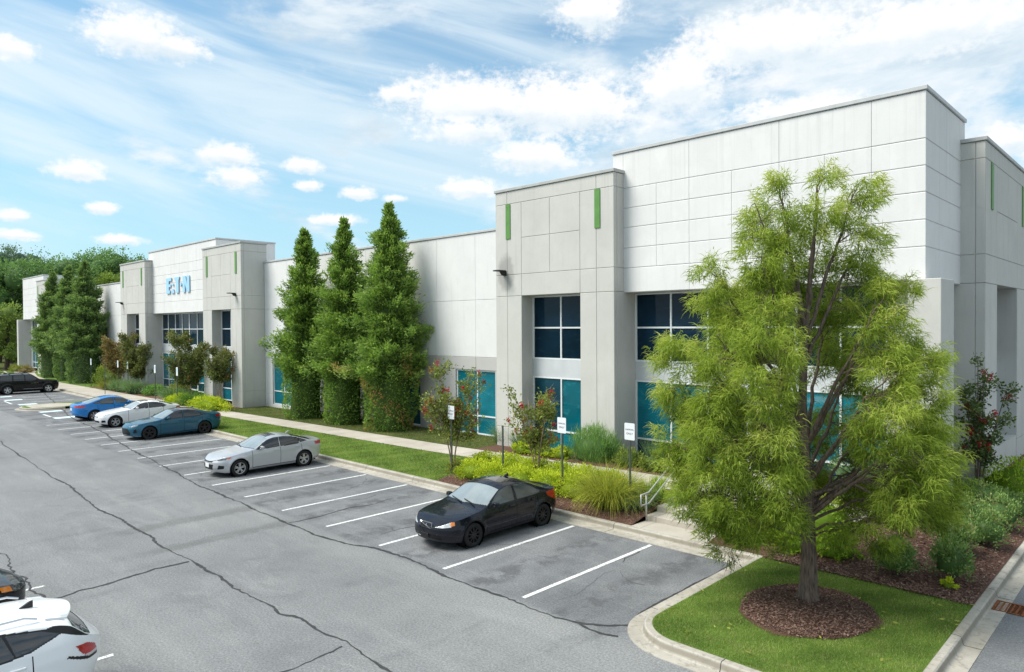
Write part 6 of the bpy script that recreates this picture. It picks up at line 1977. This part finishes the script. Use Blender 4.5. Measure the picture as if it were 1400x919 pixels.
    tuft("ornamental_grass", "lower green grass clump leaning against the left handrail", -1.55, 6.75, .6, .85, 'leaf_bluegrass', 131, 520, .014, .8, None, .42)
    shrub("lily_clump", "bright green strappy clump under the left handrail", -1.55, 7.5, .5, .45, .5, 'leaf_lime', 132, 600, (.18, .34), .16, None, "plant", spiky=1.0)
    # between walk and wall
    shrub("rosemary_bush", "rounded grey green bush in front of the tower pier", -6.3, 10.75, 1.15, .75, 1.25, 'leaf_green', 133, 3000, (.12, .26), .16, None, "shrub", spiky=1.0)
    tuft("ornamental_grass", "wispy pale green grass by the low wall corner", -12.0, 11.6, .75, 1.05, 'leaf_bluegrass', 134, 600, .012, .8, "wispy grasses by the wall", .25)
    tuft("ornamental_grass", "wispy pale green grass below the teal window of the tower", -10.3, 11.0, .7, .95, 'leaf_bluegrass', 135, 500, .012, .8, "wispy grasses by the wall", .25)
    for j, (x, w) in enumerate(((-9.7, "left"), (-9.0, "middle"), (-8.3, "right"), (-7.6, "last"))):
        shrub("low_shrub", "low yellow shrub on the walk edge, %s of four under the tower window" % w, x, 10.25+.1*(j % 2), .45, .32, .42, 'leaf_spirea', 140+j, 480, (.07, .12), .5, "low yellow shrubs on the walk edge")
    for j, (x, y, w) in enumerate(((-4.6, 10.5, "left"), (-3.5, 10.4, "middle"), (-2.4, 10.45, "right"))):
        shrub("low_shrub", "dark olive shrub on the walk edge, %s of three left of the entrance" % w, x, y, .55, .42, .62, 'leaf_hedge', 150+j, 700, (.06, .11), .5, "olive shrubs left of the entrance")
    for j, (x, w) in enumerate(((-4.3, "nearer the tower"), (-2.9, "nearer the door"))):
        tuft("ornamental_grass", "thin purple seeded grass under the entrance glass, %s" % w, x, 11.7, .45, 1.0, 'leaf_bluegrass', 155+j, 260, .010, .7, "thin grasses under the entrance glass", .12)
    # right of the steps, under the island tree
    for j, (x, y, q, h, m, w) in enumerate(((1.75, 6.1, .5, .50, 'leaf_lime', "next to the kerb right of the steps"), (2.35, 6.5, .5, .55, 'leaf_lime', "second right of the steps by the island corner"), (3.2, 6.3, .5, .45, 'leaf_lime', "behind the cypress trunk base, left"), (4.1, 6.5, .55, .48, 'leaf_lime', "behind the cypress trunk base, right"), (2.0, 7.5, .7, .8, 'leaf_lime', "taller one behind the kerb shrubs"), (3.3, 7.9, .8, .95, 'leaf_lime', "tallest one seen through the cypress"))):
        shrub("lime_shrub", "lime green shrub "+w, x, y, q, q*.85, h, m, 160+j, 1000, (.06, .11), .5, "lime green shrubs right of the steps")
    shrub("round_shrub", "grey green shrub in front of the entrance glass behind the cypress", 3.2, 10.9, .9, .75, 1.35, 'leaf_bluegrass', 170, 1500, (.07, .12), .5)
    nd = [(5.5, 6.15, .44, .92, "front left one on the mulch, under the cypress"), (6.45, 6.7, .42, 1.0, "front right one on the mulch next to the side kerb"), (6.1, 8.6, .46, .9, "behind the front right one"), (6.55, 9.7, .5, .95, "near the side kerb in the third row"), (5.9, 10.6, .55, .95, "in the middle of the side bed"), (6.5, 11.6, .55, .95, "fourth along the side kerb"), (5.9, 12.7, .6, .95, "before the dark crape myrtle"), (4.75, 9.9, .5, .9, "at the foot of the corner column")]
    for j, (x, y, q, h, w) in enumerate(nd):
        shrub("nandina_shrub", "feathery green nandina shrub "+w, x, y, q*.95, q*.85, h*.86, 'leaf_nandina', 180+j, 1500, (.05, .10), .42, "nandina shrubs in the mulch bed on the right", leggy=.22, corez=True)
    shrub("low_shrub", "tiny yellow weed at the foot of the front right nandina", 6.5, 6.2, .13, .12, .2, 'leaf_spirea', 195, 90, (.05, .09), .5, None, "plant")
    shrub("round_shrub", "bright green leafy shrub under the grey block's window at the right edge", 6.3, 15.2, 1.0, .9, 1.3, 'leaf_lime', 196, 1700, (.07, .13), .5)
    for j, (x, y) in enumerate(((6.5, 13.8), (5.6, 13.2))):
        shrub("low_shrub", ("lower green shrub at the right edge beside the crape trunk" if j else "low reddish tipped shrub at the right edge by the side kerb"), x, y, .65, .6, .6, 'leaf_nandina', 197+j, 900, (.06, .11), .45)
    # far planting near the second entrance
    shrub("round_hedge", "clipped rounded hedge left of the red brown crape myrtle", -65.5, 11.2, 2.2, 1.3, 2.0, 'leaf_hedge', 200, 3200, (.10, .18), .6, None, "hedge")
    for j, (x, y, q, h, m, w) in enumerate(((-61.5, 9.9, 1.3, 1.05, 'leaf_olive', "yellowed grass clump at the left of the far bed"), (-58.6, 10.0, 1.3, 1.25, 'leaf_bluegrass', "blue green grass clump left of the far signpost"), (-55.6, 10.1, 1.5, 1.35, 'leaf_bluegrass', "blue green grass clump right of the far signpost"), (-45.6, 9.7, 1.5, 1.35, 'leaf_bluegrass', "blue green grass clump at the entrance hedge"), (-41.9, 9.7, 1.1, 1.2, 'leaf_green', "darker green grass clump between the two slender crape trunks"))):
        tuft("ornamental_grass", w, x, y, q, h, m, 210+j, 1300, .035, .85, "grass clumps at the far entrance", .35, ry=.8, z=.14)
    for j, (x, y, q, h, m, w) in enumerate(((-52.5, 10.8, 1.2, .8, 'leaf_green', "dark green low shrub in front of the far tower side"), (-47.4, 10.9, .95, 1.25, 'leaf_olive', "yellow green rounded shrub beside the far signpost"), (-43.3, 9.35, 1.5, .72, 'leaf_spirea', "yellow green clipped hedge left half by the second entrance"), (-38.6, 9.5, 2.6, .85, 'leaf_spirea', "long yellow green clipped hedge below the slender crape myrtle"))):
        shrub("low_hedge", w, x, y, q, .85, h, m, 220+j, 2400, (.08, .15), .6, "hedges of the second entrance", "hedge", z=.14)
    for j, (x, y) in enumerate(((-101.5, 10.6), (-98.5, 11.0))):
        shrub("low_shrub", ("brown green low shrub before the end column" if j else "olive low shrub at the far end of the walk"), x, y, 1.6, .8, .8, 'leaf_crape_red' if j else 'leaf_olive', 230+j, 900, (.10, .18), .5, "low shrubs at the far end", z=.13)

    def s_isl(r):
        while True:
            x, y = r.uniform(2.76, 7.08), r.uniform(.1, 5.45)
            if ((x-RING[0])/RING[2])**2+((y-RING[1])/RING[3])**2 < 1.0: continue
            if x < 3.62 and y < .96 and math.hypot(x-3.62, y-.96) > .87: continue
            return x, y
    grass_blades("grass", s_isl, 60000, .055, 'blade', lambda x, y: .158, .0065)
    grass_blades("grass", lambda r: (-9.65-r.random()**1.3*36, r.uniform(5.63, 8.3)), 70000, .07, 'blade', g, .013)
    grass_blades("grass", lambda r: (-12.1-r.random()*25, r.uniform(9.9, 12.85)), 26000, .06, 'blade_dull', g, .013)
    # a few fallen pale leaves
    rr = np.random.default_rng(9); n = 40
    P = np.array([s_isl(rr) for _ in range(n)])
    v, f = leaves(np.c_[P, np.full(n, .215)], np.c_[rr.normal(0, 1, (n, 2)), np.zeros(n)], rr.uniform(.06, .16, n), rr.uniform(.03, .06, n), rr)
    o = np_mesh("leaf_litter", v, f, M['leaf_olive'], tint=rr.uniform(.8, 1, n)); o["kind"] = "stuff"


cy = scene.cycles
cy.max_bounces = 5; cy.diffuse_bounces = 2; cy.glossy_bounces = 2; cy.transmission_bounces = 3; cy.transparent_max_bounces = 4
cy.sample_clamp_indirect = 6
build_camera()
build_light()
build_ground()
build_building()
build_street()
build_cars()
build_plants()
for o in scene.objects:
    if "_org" in o: del o["_org"]
